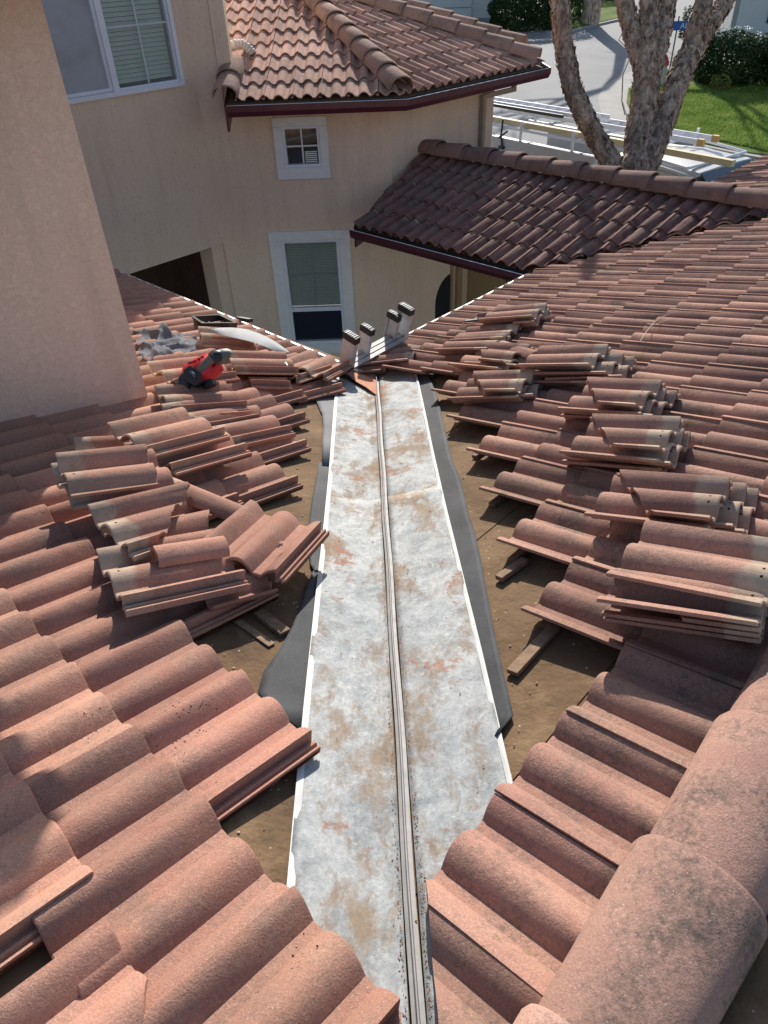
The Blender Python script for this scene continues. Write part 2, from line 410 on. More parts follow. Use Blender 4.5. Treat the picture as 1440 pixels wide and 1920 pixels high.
# --- left roof
roofL = empty('tiled_roof', A(0, 1.5), 'near left roof of clean salmon tiles running under the stucco wall, stripped beside the valley', 'roof')
VA = [0.338, 0.68, 1.026, 1.294, 1.576, 1.923, 2.26, 2.60, 2.985, 3.335, 3.63, 3.97, 4.31, 4.65]
MINA = [-0.09, -0.41, -0.41, -0.72, -1.04, -1.36, -1.36, -1.99, -2.62, -3.6, -2.62, -4.6, -4.8, -5.2]
def in_block(p): return (p.y - p.x > -0.147 + 0.02) and (p.x + p.y < -2.649 - 0.02)
for k, v in enumerate(VA):
    for m in range(-8, 24):
        uL = -2.61 + TW * m
        if uL < MINA[k] - 0.02: continue
        c = A(uL + TW / 2, v + 0.2)
        if not (inview(c, 260)): continue
        if in_block(A(uL, v + .0)) and in_block(A(uL + TW, v + 0.4)) and in_block(c): continue
        pl = [((0.025, 0, 0), (-1, 0, 0))] if k >= 9 else None
        lay(roofL, A(uL, v), EA, UPA, BASE, M_tileL, True, pl, 1.2)

cja, cjb = onA(300, 1675, .08), onA(270, 1915, .08); CJ = cja; cjd = cjb - cja; CN = Vector((cjd.y, -cjd.x, 0)).normalized(); CN = CN if CN.x < 0 else -CN
for m in range(-6, 0):
    uL = -2.61 + TW * m - 0.125
    lay(roofL, A(uL, 3.66), EA, UPA, BASE + 0.004, M_tileL, True, [((0.025, 0, 0), (-1, 0, 0)), (CJ, CN)], 0.6)
# --- right roof
roofR = empty('tiled_roof', B(1.5, 1.5), 'large right roof of weathered rose tiles rising from the valley to the right edge', 'roof')
VB = [-0.03, 0.345, 0.73, 1.105, 1.49, 1.877, 2.216, 2.541, 2.872, 3.235]
MINB = [0.10, -0.2, -0.2, -0.51, -0.83, -1.14, -1.46, -1.77, -2.09, -3.4]
cand = []
for k, v in enumerate(VB):
    for m in range(-12, 32):
        lip = -0.178 + TW * m
        if lip < MINB[k] - 0.02: continue
        c = B(lip + TW / 2, v + 0.2)
        if not inview(c, 200): continue
        if c.y > 1.78 + 0.28 and c.x < 3.97 - 0.28: continue
        cand.append(((c - CAM).length, k, v, lip, c))
cand.sort(key=lambda q: q[0])
far = []
for i, (dist, k, v, lip, c) in enumerate(cand):
    pl = []
    if k == 9: pl.append(((0.095, 0, 0), (1, 0, 0)))
    if abs(c.y - 1.76) < 0.35 and c.x < 4.0: pl.append(((0, 1.76, 0), (0, -1, 0)))
    elif c.y > 1.7 and abs(c.x - 4.0) < 0.35: pl.append(((4.0, 0, 0), (1, 0, 0)))
    ob = lay(roofR, B(lip + TW, v), -EB, UPB, BASE, M_tileR, dist < 5.5, pl, 1.2)
    if ob and i >= 285: far.append(ob)
# --- the decks
def deck(name, poly, mat, parent, th=0.03, n=NA):
    mb = MB(); mb.prism(poly, n.normalized() * -th); return mb.obj(name, mat, parent)
deck('roof_deck', [A(-0.02, 0.02), A(3.6, 0.36), A(3.6, 5.2), A(-5.04, 5.2)], M_felt, roofL)
deck('roof_deck', [B(-0.0, 0.0), B(9.5, 0.0), B(9.5, 3.70), B(-3.59, 3.70)], M_felt, roofR, n=NB)
# felt laps: thin sheets laid over each other
for k, v in enumerate((0.75, 1.62, 2.45, 3.2)):
    u0 = -v / SL
    mb = MB(); mb.prism([A(u0 - 0.02, v, 0.004 + 0.003), A(u0 + 1.2, v + 0.01, 0.007), A(u0 + 1.2, v + 0.9, 0.004), A(u0 - 0.9, v + 0.9, 0.004)], NA.normalized() * -0.0028)
    mb.obj('felt_sheet', M_felt, roofL)
    mb = MB(); mb.prism([B(u0 - 0.02, v + .25, 0.007), B(u0 + 1.2, v + 0.26, 0.007), B(u0 + 1.2, v + 0.75, 0.004), B(u0 - 0.7, v + 0.75, 0.004)], NB.normalized() * -0.0028)
    mb.obj('felt_sheet', M_felt, roofR)
# --- battens
for k, v in enumerate(VA[:10]):
    vv = v + 0.375; u0 = -vv / SL + 0.56 + random.uniform(0, .08)
    mb = MB(); mb.box(A(u0, vv, 0.0075), EA * (4.4 - u0), UPA * 0.036, NA.normalized() * 0.019)
    mb.obj('batten', M_wood, roofL)
for k, v in enumerate(VB[:9]):
    vv = v + 0.375; u0 = -vv / SL + 0.72 + random.uniform(0, .08)
    mb = MB(); mb.box(B(u0, vv, 0.0075), EB * (6 - u0), UPB * 0.036, NB.normalized() * 0.019)
    mb.obj('batten', M_wood, roofR)

# --- drip edges and near eave fascias
for fn, e, up, n, u0, u1, v, par in ((A, EA, UPA, NA, -0.3, 3.6, 0.236, roofL), (B, EB, UPB, NB, 0.1, 2.4, -0.145, roofR)):
    mb = MB(); mb.box(fn(u0, v, 0.034), e * (u1 - u0), up * 0.030, n.normalized() * 0.016); mb.obj('drip_edge', M_drip, par)
    mb = MB(); mb.box(fn(u0, v + 0.015, -0.19), e * (u1 - u0), up * 0.02, Vector((0, 0, 0.17))); mb.obj('fascia', M_maroon, par)

# --- ridge caps
def cap_mb(w0=0.30, w1=0.26, h0=0.135, h1=0.115, Lc=0.46, hi=True):
    mb = MB(); n = 18 if hi else 8; vs = []
    def prof(w_, h_, off):
        o = []
        for i in range(n + 1):
            a = math.pi * i / n; c_ = math.cos(a); s_ = math.sin(a)
            o.append((-(w_/2 - off) * (abs(c_) ** 0.95) * (1 if c_ > 0 else -1), (h_ - off) * s_ ** 0.80 if s_ > 0 else 0))
        return o
    ys = [(0, 0), (0.012, 0.0), (Lc, 0)]
    rows = []
    for j, (y, d) in enumerate(ys):
        t = y / Lc; w_ = w0 + (w1 - w0) * t; h_ = h0 + (h1 - h0) * t
        dd = 0.005 if j == 0 else 0.0
        rows.append([(x, y, z) for x, z in prof(w_ - dd * 2, h_ - dd, 0)])
    rows.append([(x, Lc, z) for x, z in prof(w1, h1, 0.016)]); rows.append([(x, 0, z) for x, z in prof(w0, h0, 0.018)])
    for r in rows: vs += r
    m = n + 1; fs = []
    for j in range(5):
        a = j; b2 = (j + 1) % 5
        for i in range(n): fs.append((a*m+i, b2*m+i, b2*m+i+1, a*m+i+1))
    for i in (0, n): fs.append([j*m+i for j in range(5)][::(1 if i else -1)])
    mb.add(vs, [f[::-1] for f in fs], 0, True); return mb
CAP_HI = {}
def cap_mesh(mat, hi, big=False):
    k = (mat.name, hi, big)
    if k not in CAP_HI:
        mb = cap_mb(hi=hi) if not big else cap_mb(0.285, 0.245, 0.140, 0.120, 0.46, True)
        me = mb.mesh('ridge_cap', [mat]); me.set_sharp_from_angle(angle=math.radians(50)); CAP_HI[k] = me
    return CAP_HI[k]
def caps(parent, p0, p1, mat, up, step=0.375, hi=False, big=False, name='ridge_cap', lift=0.0):
    p0 = Vector(p0); p1 = Vector(p1); d = (p1 - p0); Ld = d.length; d.normalize(); up = Vector(up)
    n = max(1, int(round(Ld / step))); st = Ld / n
    for i in range(n):
        Y = (d - up * (0.045)).normalized(); X = Y.cross(up).normalized()
        Y = (Y + X * random.gauss(0, 0.012)).normalized(); X = (X - Y * X.dot(Y)).normalized()
        M = frame(X, Y, p0 + d * st * i + up * (lift + 0.022 + random.uniform(0, .004)))
        o = bpy.data.objects.new(name, cap_mesh(mat, hi, big)); o.matrix_basis = M; link(o, parent)
# big near ridge: rims face +u, so caps run from +u to -u
rz = 3.70
# far slope behind the near ridge
UPC = Vector((-S2, S2, T)).normalized(); RP = B(0, rz)
for k in range(3):
    for m in range(12):
        o = RP + EB * (-3.95 + TW * m) - UPC * (0.38 + 0.343 * k)
        if inview(o, 1400): lay(roofR, o, EB, UPC, BASE - 0.015, M_tileR, True)
mbk = MB(); mbk.prism([RP + EB * -4.2, RP + EB * 1.5, RP + EB * 1.5 - UPC * 1.8, RP + EB * -4.2 - UPC * 1.8], (0, 0, -0.03)); mbk.obj('roof_deck', M_felt, roofR)
caps(roofR, B(-1.0, rz, 0.03), B(-3.9, rz, 0.03), M_cap, NB.normalized() * 0 + Vector((0, 0, 1)), 0.395, True, True, lift=0.0)

# ------------------------------------------------------------------ valley flashing
val = empty('valley_flashing', (0, -2.5, 0.46), 'long rust-stained galvanised metal valley channel with raised centre rib between both roofs', 'valley flashing')
VX = 0.058
def hw(s): return 0.279 + 0.004 * math.sin(s * 2.1)   # half width at distance s up the valley
def vl(x, s, h=0.0):     # x across, s = plan distance up the valley line
    x += VX; return Vector((x, -s, T * S2 * (s + abs(x)) + h))
def pan(sgn, s0, s1, zoff, name, cutfn=None):
    mb = MB(); n = 46; nx = 12; vs = []
    random.seed(11 + int(s0 * 7) + (3 if sgn > 0 else 0))
    for j in range(n + 1):
        s = s0 + (s1 - s0) * j / n
        for i in range(nx + 1):
            t = i / nx; x = 0.018 + (hw(s) - 0.002 - 0.018) * t
            ss = s
            if cutfn: ss = max(s, cutfn(t))
            h = 0.022 + zoff + 0.004 * math.sin(s * 5.3 + sgn * 2) * t * (1 - t) * 4 + 0.002 * math.sin(s * 17 + t * 6)
            vs.append(vl(sgn * x, ss, h))
    fs = []
    for j in range(n):
        for i in range(nx):
            a = j * (nx + 1) + i; f = (a, a + 1, a + nx + 2, a + nx + 1)
            fs.append(f if sgn > 0 else f[::-1])
    mb.add(vs, [f[::-1] for f in fs], 0, True); o = mb.obj(name, M_galv, val)
    so = o.modifiers.new('thick', 'SOLIDIFY'); so.thickness = 0.0008; so.offset = -1
    return o
# upper sheet laps over the lower one at s = 2.35
pan(-1, 0.36, 2.42, 0.0, 'flashing_pan', lambda t: 0.40 + 0.16 * (1 - t) ** 0.7 + 0.015 * math.sin(t * 14))
pan(1, 0.02, 2.42, 0.0, 'flashing_pan', lambda t: 0.02 + 0.30 * (1 - t) ** 1.3)
pan(-1, 2.30, 5.1, 0.0013, 'flashing_pan'); pan(1, 2.30, 5.1, 0.0013, 'flashing_pan')
def strip(sgn, s0, s1, x0f, x1f, h0, h1, name, mat, n=60, wob=0.0):
    mb = MB(); vs = []
    for j in range(n + 1):
        s = s0 + (s1 - s0) * j / n; wv = wob * math.sin(s * 9.1 + sgn)
        vs += [vl(sgn * x0f(s), s, h0 + wv), vl(sgn * (x0f(s) + x1f(s)) / 2, s, (h0 + h1) / 2 + 0.0005 + wv), vl(sgn * x1f(s), s, h1 + wv)]
    fs = []
    for j in range(n):
        for i in range(2):
            a = j * 3 + i; f = (a, a + 1, a + 4, a + 3); fs.append(f[::-1] if sgn > 0 else f)
    mb.add(vs, fs, 0, False); o = mb.obj(name, mat, val)
    so = o.modifiers.new('thick', 'SOLIDIFY'); so.thickness = 0.0015; so.offset = -1; return o
strip(-1, 0.36, 5.1, lambda s: hw(s) - 0.018, lambda s: hw(s) + 0.001, 0.0245, 0.0255, 'hem', M_hem, wob=0.0015)
strip(1, 0.02, 5.1, lambda s: hw(s) - 0.014, lambda s: hw(s) + 0.001, 0.0245, 0.0255, 'hem', M_hem, wob=0.0015)
mb = MB(); vs = []
prof = [(-0.017, 0.024), (-0.013, 0.0255), (-0.006, 0.028), (-0.003, 0.050), (0.001, 0.051), (0.0045, 0.028), (0.013, 0.0255), (0.018, 0.024)]
nn = 70
for j in range(nn + 1):
    s = 0.42 + 4.7 * j / nn; wv = 0.002 * math.sin(s * 7.0)
    for x, h in prof: vs.append(Vector((x * .8 + wv + VX, -s, T * S2 * (s + VX) + h)))
fs = [(j*8+i, (j+1)*8+i, (j+1)*8+i+1, j*8+i+1) for j in range(nn) for i in range(7)]
mb.add(vs, fs, 0, False); o = mb.obj('center_rib', M_rib, val)

# ------------------------------------------------------------------ membranes beside the flashing
def sheet(fn, outline_px, inner, mat, label, name='membrane_strip', h_in=0.008, h_out=0.012, curl=0.03, cat='underlayment'):
    """outline_px: outer edge points (photo pixels), inner: matching inner edge points; both on the roof deck"""
    mb = MB(); vs = []; n = len(outline_px); nx = 6
    for j in range(n):
        p0 = fn(*inner[j], h_in); p1 = fn(*outline_px[j], h_out)
        for i in range(nx + 1):
            t = i / nx; p = p0.lerp(p1, t); p = p + Vector((0, 0, curl * max(0, t - .30) * 1.4 * (0.4 + 0.6 * math.sin(j * 1.7) ** 2)))
            vs.append(p)
    fs = []
    for j in range(n - 1):
        for i in range(nx):
            a = j * (nx + 1) + i; fs.append((a, a + 1, a + nx + 2, a + nx + 1))
    mb.add(vs, fs, 0, True); c = Vector(vs[len(vs)//2]); o = mb.obj(name, mat, None, c)
    so = o.modifiers.new('thick', 'SOLIDIFY'); so.thickness = 0.003; so.offset = 0
    return setp(o, label, cat)
sheet(onA, [(598, 868), (592, 905), (583, 950), (578, 1000), (582, 1060), (590, 1075)], [(630, 868), (627, 905), (624, 950), (620, 1000), (615, 1060), (613, 1075)], M_memb,
      'middle charcoal membrane strip against the left edge of the valley metal', curl=.012)
sheet(onA, [(596, 1055), (580, 1090), (566, 1130), (548, 1180), (522, 1225), (495, 1262), (484, 1300), (500, 1325), (560, 1368)], [(615, 1060), (612, 1090), (608, 1130), (604, 1180), (600, 1225), (597, 1262), (593, 1300), (590, 1330), (588, 1372)], M_memb,
      'widest charcoal membrane strip, curving out under the left tiles by the metal', curl=0.012)
sheet(onA, [(583, 713), (590, 745), (600, 770), (604, 778), (606, 800), (605, 830), (604, 875)], [(650, 713), (650, 745), (650, 770), (650, 778), (650, 800), (648, 830), (646, 875)], M_memb2,
      'pale grey membrane piece at the far left end of the valley metal', curl=0.01)
sheet(onB, [(792, 682), (805, 712), (820, 745), (830, 790), (839, 830), (848, 868), (862, 898), (870, 930), (880, 975), (890, 1000), (900, 1050), (912, 1110), (924, 1180), (938, 1240), (950, 1300), (962, 1345), (932, 1385)],
      [(765, 682), (771, 712), (778, 745), (786, 790), (794, 830), (801, 868), (807, 898), (815, 930), (824, 975), (830, 1000), (840, 1050), (853, 1110), (868, 1180), (882, 1240), (895, 1300), (905, 1345), (912, 1385)], M_memb,
      'long black membrane strip running the whole right side of the valley metal', curl=0.022)

# ------------------------------------------------------------------ near wall block
hse = empty('house', (-2.5, -1.0, 0), 'pink stucco upper wall of the near house rising out of the left roof', 'house')
def wpt(s, z, d=0.0):     # along the near wall from its corner, s to the left
    return Vector((-1.251 - S2 * s - S2 * d, -1.398 - S2 * s + S2 * d, z))
mb = MB(); mb.prism([wpt(0, 0.505), wpt(0.40, 0.640), wpt(0.793, 0.775), wpt(4.5, 1.95), wpt(4.5, 2.55), wpt(0, 2.55)], Vector((-S2, S2, 0)) * 3.2)
mb.obj('stucco_wall', M_stW, hse, bevel=0.006)
mb = MB(); mb.prism([wpt(-0.01, 0.47), wpt(4.5, 1.6), wpt(4.5, 1.98), wpt(0, 0.52)], Vector((-S2, S2, 0)) * 3.1)
for i, v in enumerate(mb.v): mb.v[i] = tuple(Vector(v) + Vector((-S2, S2, 0)) * 0.012)
mb.obj('base_flashing', M_flash, hse)
mb = MB(); mb.box(wpt(-0.53, 2.55, -0.53), Vector((-S2, -S2, 0)) * 5.4, Vector((-S2, S2, 0)) * 4.2, (0, 0, 0.16)); mb.obj('roof_overhang', M_maroon, hse)

# ------------------------------------------------------------------ far house
far_h = empty('house', (-0.6, 4.6, -2.7), 'tan stucco house wing across the gap with white trimmed windows and maroon gutters', 'house')
n1 = Vector((0.034, 1, 0)).normalized(); d1 = Vector((n1.y, -n1.x, 0))         # facade direction to the right
P1 = Vector((0.39, 4.47, 0))
def f1(x, y): return onv(x, y, P1, n1)
def fp(s, z, d=0.0): return P1 + d1 * s + Vector((0, 0, z)) - n1 * d     # s<0 to the left of the corner, d towards the camera
GZ = -2.7
def wall_with_holes(name, org, dx, W, z0, z1, holes, th, mat, parent, dn):
    """rectangular wall in direction dx, holes = (x0,x1,za,zb)"""
    xs = sorted({0.0, W} | {h[0] for h in holes} | {h[1] for h in holes}); zs = sorted({z0, z1} | {h[2] for h in holes} | {h[3] for h in holes})
    mb = MB()
    for i in range(len(xs) - 1):
        for j in range(len(zs) - 1):
            cx = (xs[i] + xs[i+1]) / 2; cz = (zs[j] + zs[j+1]) / 2
            if any(h[0] < cx < h[1] and h[2] < cz < h[3] for h in holes): continue
            mb.box(Vector(org) + dx * xs[i] + Vector((0, 0, zs[j])), dx * (xs[i+1] - xs[i]), dn * th, (0, 0, zs[j+1] - zs[j]))
    # merge coincident inner faces away
    import bmesh
    o = mb.obj(name, mat, parent); bm = bmesh.new(); bm.from_mesh(o.data)
    bmesh.ops.remove_doubles(bm, verts=bm.verts, dist=1e-5)
    seen = {}
    for f in bm.faces: seen.setdefault(tuple(round(c, 4) for c in f.calc_center_median()), []).append(f)
    kill = [f for fl in seen.values() if len(fl) > 1 for f in fl]
    bmesh.ops.delete(bm, geom=kill, context='FACES'); bm.to_mesh(o.data); bm.free(); return o
cl = -2.22                       # left corner of the facade along d1
LW = (-1.47, -0.71, -1.86, -0.41)          # lower window glass zone (s0,s1,z0,z1)
SW = (-1.295, -0.855, 0.465, 0.915)        # small window
org = P1 + d1 * cl
wall_with_holes('stucco_wall', org, d1, -cl, GZ, 1.20,
    [(LW[0]-cl, LW[1]-cl, LW[2], LW[3]), (SW[0]-cl, SW[1]-cl, SW[2], SW[3])], 0.14, M_stF, far_h, n1)
M_gl_low = glass_mat('glass_green', (0.085, 0.115, 0.10)); M_gl_dark = glass_mat('glass_dark', (0.012, 0.016, 0.026)); M_gl_sm = glass_mat('glass_small', (0.03, 0.035, 0.035))
M_blind = plain('blind_slat', (0.74, 0.76, 0.68), 0.6, 0, 0.06)
def blinds_glass(name):
    m, b = new_mat(name, 0.08, 0.0); b.inputs['Specular IOR Level'].default_value = 0.9
    b.inputs['Base Color'].default_value = (0.8, 0.85, 0.82, 1); b.inputs['Transmission Weight'].default_value = 0.9; b.inputs['IOR'].default_value = 1.1; return m
def ring(mb, pf, s0, s1, z0, z1, w_, d0, d1_, mi=0, wl=None, wb=None, wt=None):
    wl = wl or w_; wb = w_ if wb is None else wb; wt = w_ if wt is None else wt
    def bx(a, b, c, e):
        o = pf(a, c, d1_); mb.box(o, pf(b, c, d1_) - o, pf(a, c, d0) - o, pf(a, e, d1_) - o, mi)
    bx(s0 - wl, s1 + w_, z1, z1 + wt); bx(s0 - wl, s1 + w_, z0 - wb, z0); bx(s0 - wl, s0, z0, z1); bx(s1, s1 + w_, z0, z1)
def bar(mb, pf, s0, s1, z0, z1, d0, d1_, mi=0):
    o = pf(s0, z0, d1_); mb.box(o, pf(s1, z0, d1_) - o, pf(s0, z0, d0) - o, pf(s0, z1, d1_) - o, mi)
# lower window
wn = MB(); ring(wn, fp, *LW, 0.145, -0.01, 0.03, wl=0.15, wt=0.115); wo = wn.obj('window', M_trim, far_h, bevel=0.006)
mb = MB(); ring(mb, fp, LW[0]+.04, LW[1]-.04, LW[2]+.04, LW[3]-.035, 0.04, -0.06, 0.012, wt=.035); zmid = -1.355
bar(mb, fp, LW[0]+.04, LW[1]-.04, zmid-0.028, zmid+0.028, -0.055, 0.0); mb.obj('sash_frame', M_white, wo)
M_lowg = blinds_glass('lower_window_glass'); M_lowb = plain('lower_blind', (0.30, 0.33, 0.285), 0.7, 0, .08)
mb = MB(); bar(mb, fp, LW[0]+.04, LW[1]-.04, zmid+0.028, LW[3]-.035, -0.046, -0.043); mb.obj('glass', M_lowg, wo)
mb = MB(); bar(mb, fp, LW[0]+.02, LW[1]-.02, zmid, LW[3], -0.16, -0.15); mb.obj('room_backing', M_dark, wo)
for i in range(26):
    z = zmid + .045 + i * .034
    if z > LW[3] - .05: break
    mb = MB(); bar(mb, fp, LW[0]+.045, LW[1]-.045, z, z + .028, -0.075, -0.072); mb.obj('slat', M_lowb, wo)
mb = MB(); bar(mb, fp, LW[0]+.04, LW[1]-.04, LW[2]+.04, zmid-0.028, -0.052, -0.045); mb.obj('glass', M_gl_dark, wo)
M_mull = plain('mullion', (0.20, 0.23, 0.22), 0.5)
sm = (LW[0] + LW[1]) / 2; zh = (zmid + LW[3]) / 2
mb = MB(); bar(mb, fp, sm-.009, sm+.009, zmid+.03, LW[3]-.037, -0.040, -0.036); bar(mb, fp, LW[0]+.042, sm-.009, zh-.008, zh+.008, -0.040, -0.036); bar(mb, fp, sm+.009, LW[1]-.042, zh-.008, zh+.008, -0.040, -0.036)
mb.obj('muntin', M_mull, wo)
# small window
wn = MB(); ring(wn, fp, *SW, 0.10, -0.01, 0.035, wl=0.11, wb=0.135, wt=0.10); wo = wn.obj('window', M_trim, far_h, bevel=0.008)
mb = MB(); ring(mb, fp, SW[0]+.03, SW[1]-.03, SW[2]+.03, SW[3]-.03, 0.03, -0.06, 0.014); mb.obj('sash_frame', M_white, wo)
mb = MB(); bar(mb, fp, SW[0]+.03, SW[1]-.03, SW[2]+.03, SW[3]-.03, -0.05, -0.045); mb.obj('glass', M_gl_sm, wo)
sm = (SW[0]+SW[1])/2; zh = (SW[2]+SW[3])/2
mb = MB(); bar(mb, fp, sm-.009, sm+.009, SW[2]+.03, SW[3]-.03, -0.045, -0.030); bar(mb, fp, SW[0]+.03, sm-.009, zh-.009, zh+.009, -0.045, -0.030); bar(mb, fp, sm+.009, SW[1]-.03, zh-.009, zh+.009, -0.045, -0.030)
mb.obj('muntin', M_white, wo)
mb = MB()
for i in range(6): bar(mb, fp, SW[0]+.245, SW[1]-.05, SW[2]+.04+i*.022, SW[2]+.053+i*.022, -0.044, -0.040)
mb.obj('blind', plain('blind_white', (0.7, 0.7, 0.68), 0.6), wo)
# angled facade behind the entry roof
dq = Vector((S2, S2, 0)); nq = Vector((-S2, S2, 0))
def fq(s, z, d=0.0): return P1 + dq * s + Vector((0, 0, z)) - nq * d
Q1 = 2.06
arch = MB()
wall_with_holes('stucco_wall', P1, dq, Q1, GZ, 1.20, [], 0.14, M_stF, far_h, nq)
ar = [fq(1.22, GZ, .004), fq(1.22, -1.24, .004)] + [fq(1.22 - .36 * math.sin(a), -1.62 + .38 * math.cos(a), .004) for a in [i * math.pi / 16 for i in range(1, 9)]] + [fq(.86, GZ, .004)]
mb = MB(); mb.prism(ar, nq * .003); mb.obj('dark_doorway_panel', M_dark, far_h)  # flat near-black panel, painting the shaded inside of the arched doorway
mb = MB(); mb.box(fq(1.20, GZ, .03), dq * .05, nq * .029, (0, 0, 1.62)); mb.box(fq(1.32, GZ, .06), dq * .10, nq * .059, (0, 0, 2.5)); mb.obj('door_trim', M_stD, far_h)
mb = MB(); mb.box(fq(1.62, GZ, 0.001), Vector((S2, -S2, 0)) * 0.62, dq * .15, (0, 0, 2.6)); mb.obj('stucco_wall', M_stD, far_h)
mb = MB(); mb.prism([fq(-.02, -.16, .002), fq(2.9, -.16, .002), Vector((2.2, 1.9, -.16)), Vector((1.62, 1.95, -.16)), Vector((-.1, 3.62, -.16))], (0, 0, .02)); mb.obj('added_porch_ceiling', M_stD, far_h)  # ceiling added under the entry roof to darken the entry below
# side wall at the right end of the angled facade
mb = MB(); e = fq(Q1, GZ); mb.box(e, Vector((0, 1, 0)) * 5, Vector((-0.14, 0, 0)), (0, 0, 3.88)); mb.obj('stucco_wall', M_stF, far_h)
# left wall (45 degrees) with the large window and the open entry below it
cor = P1 + d1 * cl
def f0(s, z, d=0.0): return cor + Vector((-S2, -S2, 0)) * s + Vector((0, 0, z)) + Vector((S2, -S2, 0)) * d   # s to the left
BW = (0.215, 1.62, 1.44, 3.0)
wall_with_holes('stucco_wall', cor, Vector((-S2, -S2, 0)), 4.6, -0.42, 4.6, [(BW[0], BW[1]+.3, BW[2], BW[3])], 0.16, M_stF, far_h, Vector((-S2, S2, 0)))
mb = MB(); mb.box(f0(-0.6, 4.6, 0.5), Vector((-S2, -S2, 0)) * 6, Vector((-S2, S2, 0)) * 5, (0, 0, 0.18)); mb.obj('roof_overhang', M_maroon, far_h)
mb = MB(); mb.box(org + Vector((0, 0, 1.2)), d1 * (-1.785 - cl), n1 * 0.14, (0, 0, 3.4)); mb.box(fp(-1.80, 1.2, -.13), Vector((-S2, S2, 0)) * 4, Vector((-S2, -S2, 0)) * .2, (0, 0, 3.4)); mb.obj('stucco_wall', M_stF, far_h)
# recess
mb = MB(); mb.box(cor + Vector((-0.004, 0.02, GZ)), Vector((-0.14, -0.14, 0)), Vector((-0.2, 0.2, 0)), (0, 0, 2.28)); mb.obj('entry_pier', M_stF, far_h)
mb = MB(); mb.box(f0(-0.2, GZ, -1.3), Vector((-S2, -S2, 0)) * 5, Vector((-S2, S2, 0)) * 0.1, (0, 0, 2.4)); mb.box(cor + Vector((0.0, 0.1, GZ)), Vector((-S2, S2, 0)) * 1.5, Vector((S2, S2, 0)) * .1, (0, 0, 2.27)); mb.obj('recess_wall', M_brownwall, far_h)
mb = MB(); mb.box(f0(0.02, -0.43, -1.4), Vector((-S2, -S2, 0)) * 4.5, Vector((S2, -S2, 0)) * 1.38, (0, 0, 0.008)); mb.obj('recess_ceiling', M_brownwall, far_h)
# big sliding window
wn = MB(); ring(wn, f0, BW[0], BW[1]+.3, BW[2], BW[3], 0.045, -0.02, 0.03); 
bar(wn, f0, 0.99, 1.05, BW[2], BW[3], -0.04, 0.022)
wo = wn.obj('window', M_white, far_h)
mb = MB(); ring(mb, f0, BW[0]+.02, 0.97, BW[2]+.02, BW[3]-.02, 0.02, -0.05, 0.0)
ring(mb, f0, 1.08, BW[1]+.27, BW[2]+.035, BW[3]-.03, 0.03, -0.06, -0.01, wb=.035); mb.obj('sash_frame', M_white, wo)
M_wg = blinds_glass('window_glass')
mb = MB(); bar(mb, f0, BW[0]+.02, 0.97, BW[2]+.02, BW[3]-.02, -0.036, -0.032); mb.obj('glass', M_wg, wo)
M_screen = plain('insect_screen', (0.36, 0.36, 0.38), 0.7, 0, 0.15, 3)
mb = MB(); bar(mb, f0, 1.08, BW[1]+.27, BW[2]+.035, BW[3]-.03, -0.04, -0.036); mb.obj('insect_screen', M_screen, wo)
for i in range(40):
    z = BW[2] + 0.05 + i * 0.042
    if z > BW[3]-.03: break
    mb = MB(); a = f0(BW[0]+.03, z, -0.075); b_ = f0(0.955, z, -0.075); t_ = Vector((-S2*0.018, S2*0.018, 0.034))
    mb.box(a, b_ - a, t_, Vector((0, 0, 0.003))); mb.obj('slat', M_blind, wo)
mb = MB(); mb.box(f0(BW[0]-.01, BW[2]-.02, -0.16), Vector((-S2, -S2, 0)) * 1.8, Vector((-S2, S2, 0)) * 0.02, (0, 0, 1.7)); mb.obj('room_backing', M_dark, wo)
mb = MB(); sm = 0.59
bar(mb, f0, sm-.010, sm+.010, BW[2]+.02, BW[3]-.02, -0.032, -0.026); bar(mb, f0, BW[0]+.02, sm-.01, 1.985, 2.005, -0.032, -0.026); bar(mb, f0, sm+.01, 0.97, 1.985, 2.005, -0.032, -0.026)
mb.obj('muntin', plain('muntin_pale', (0.5, 0.56, 0.54), 0.5), wo)

# ------------------------------------------------------------------ upper far roof
roofU = empty('tiled_roof', (0.2, 5.2, 1.4), 'far upper roof of sunlit tan tiles with hip caps above the maroon gutter', 'roof')
T2 = 0.30; SL2 = math.sqrt(1 + T2 * T2)
GU = 1.235
g0 = Vector((-1.46, 4.08, GU)); g1 = Vector((0.515, 4.01, GU)); g2 = Vector((2.45, 5.90, GU)); g3 = Vector((2.45, 8.4, GU))
upU = Vector((0.035, 1, T2)).normalized(); XU = (g1 - g0).normalized()
upV = Vector((-S2, S2, T2)).normalized(); XV = (g2 - g1).normalized()
hA = (Vector((-math.sin(math.radians(22.5)), math.cos(math.radians(22.5)), T2 * math.cos(math.radians(22.5))))).normalized()
hB = (Vector((-math.cos(math.radians(22.5)), math.sin(math.radians(22.5)), T2 * math.cos(math.radians(22.5))))).normalized()
nhA = Vector((hA.y, -hA.x, 0)); nhB = Vector((hB.y, -hB.x, 0))
for k in range(11):
    for m in range(-1 if k < 2 else -3, 8):
        o = g0 + XU * (0.13 + TW * m) + upU * (-0.02 + 0.343 * k)
        if inview(o + upU * .2, 120): lay(roofU, o, XU, upU, 0.03, M_tileF, False, [(g1, -nhA), (g0 + XU * (0.12 if k < 2 else -0.4), XU)])
    for m in range(-12, 10):
        o = g1 + XV * (TW * m) + upV * (-0.02 + 0.343 * k)
        if inview(o + upV * .2, 120): lay(roofU, o, XV, upV, 0.03, M_tileF, False, [(g1, nhA), (g2, -nhB)])
mb = MB(); top = 4.0
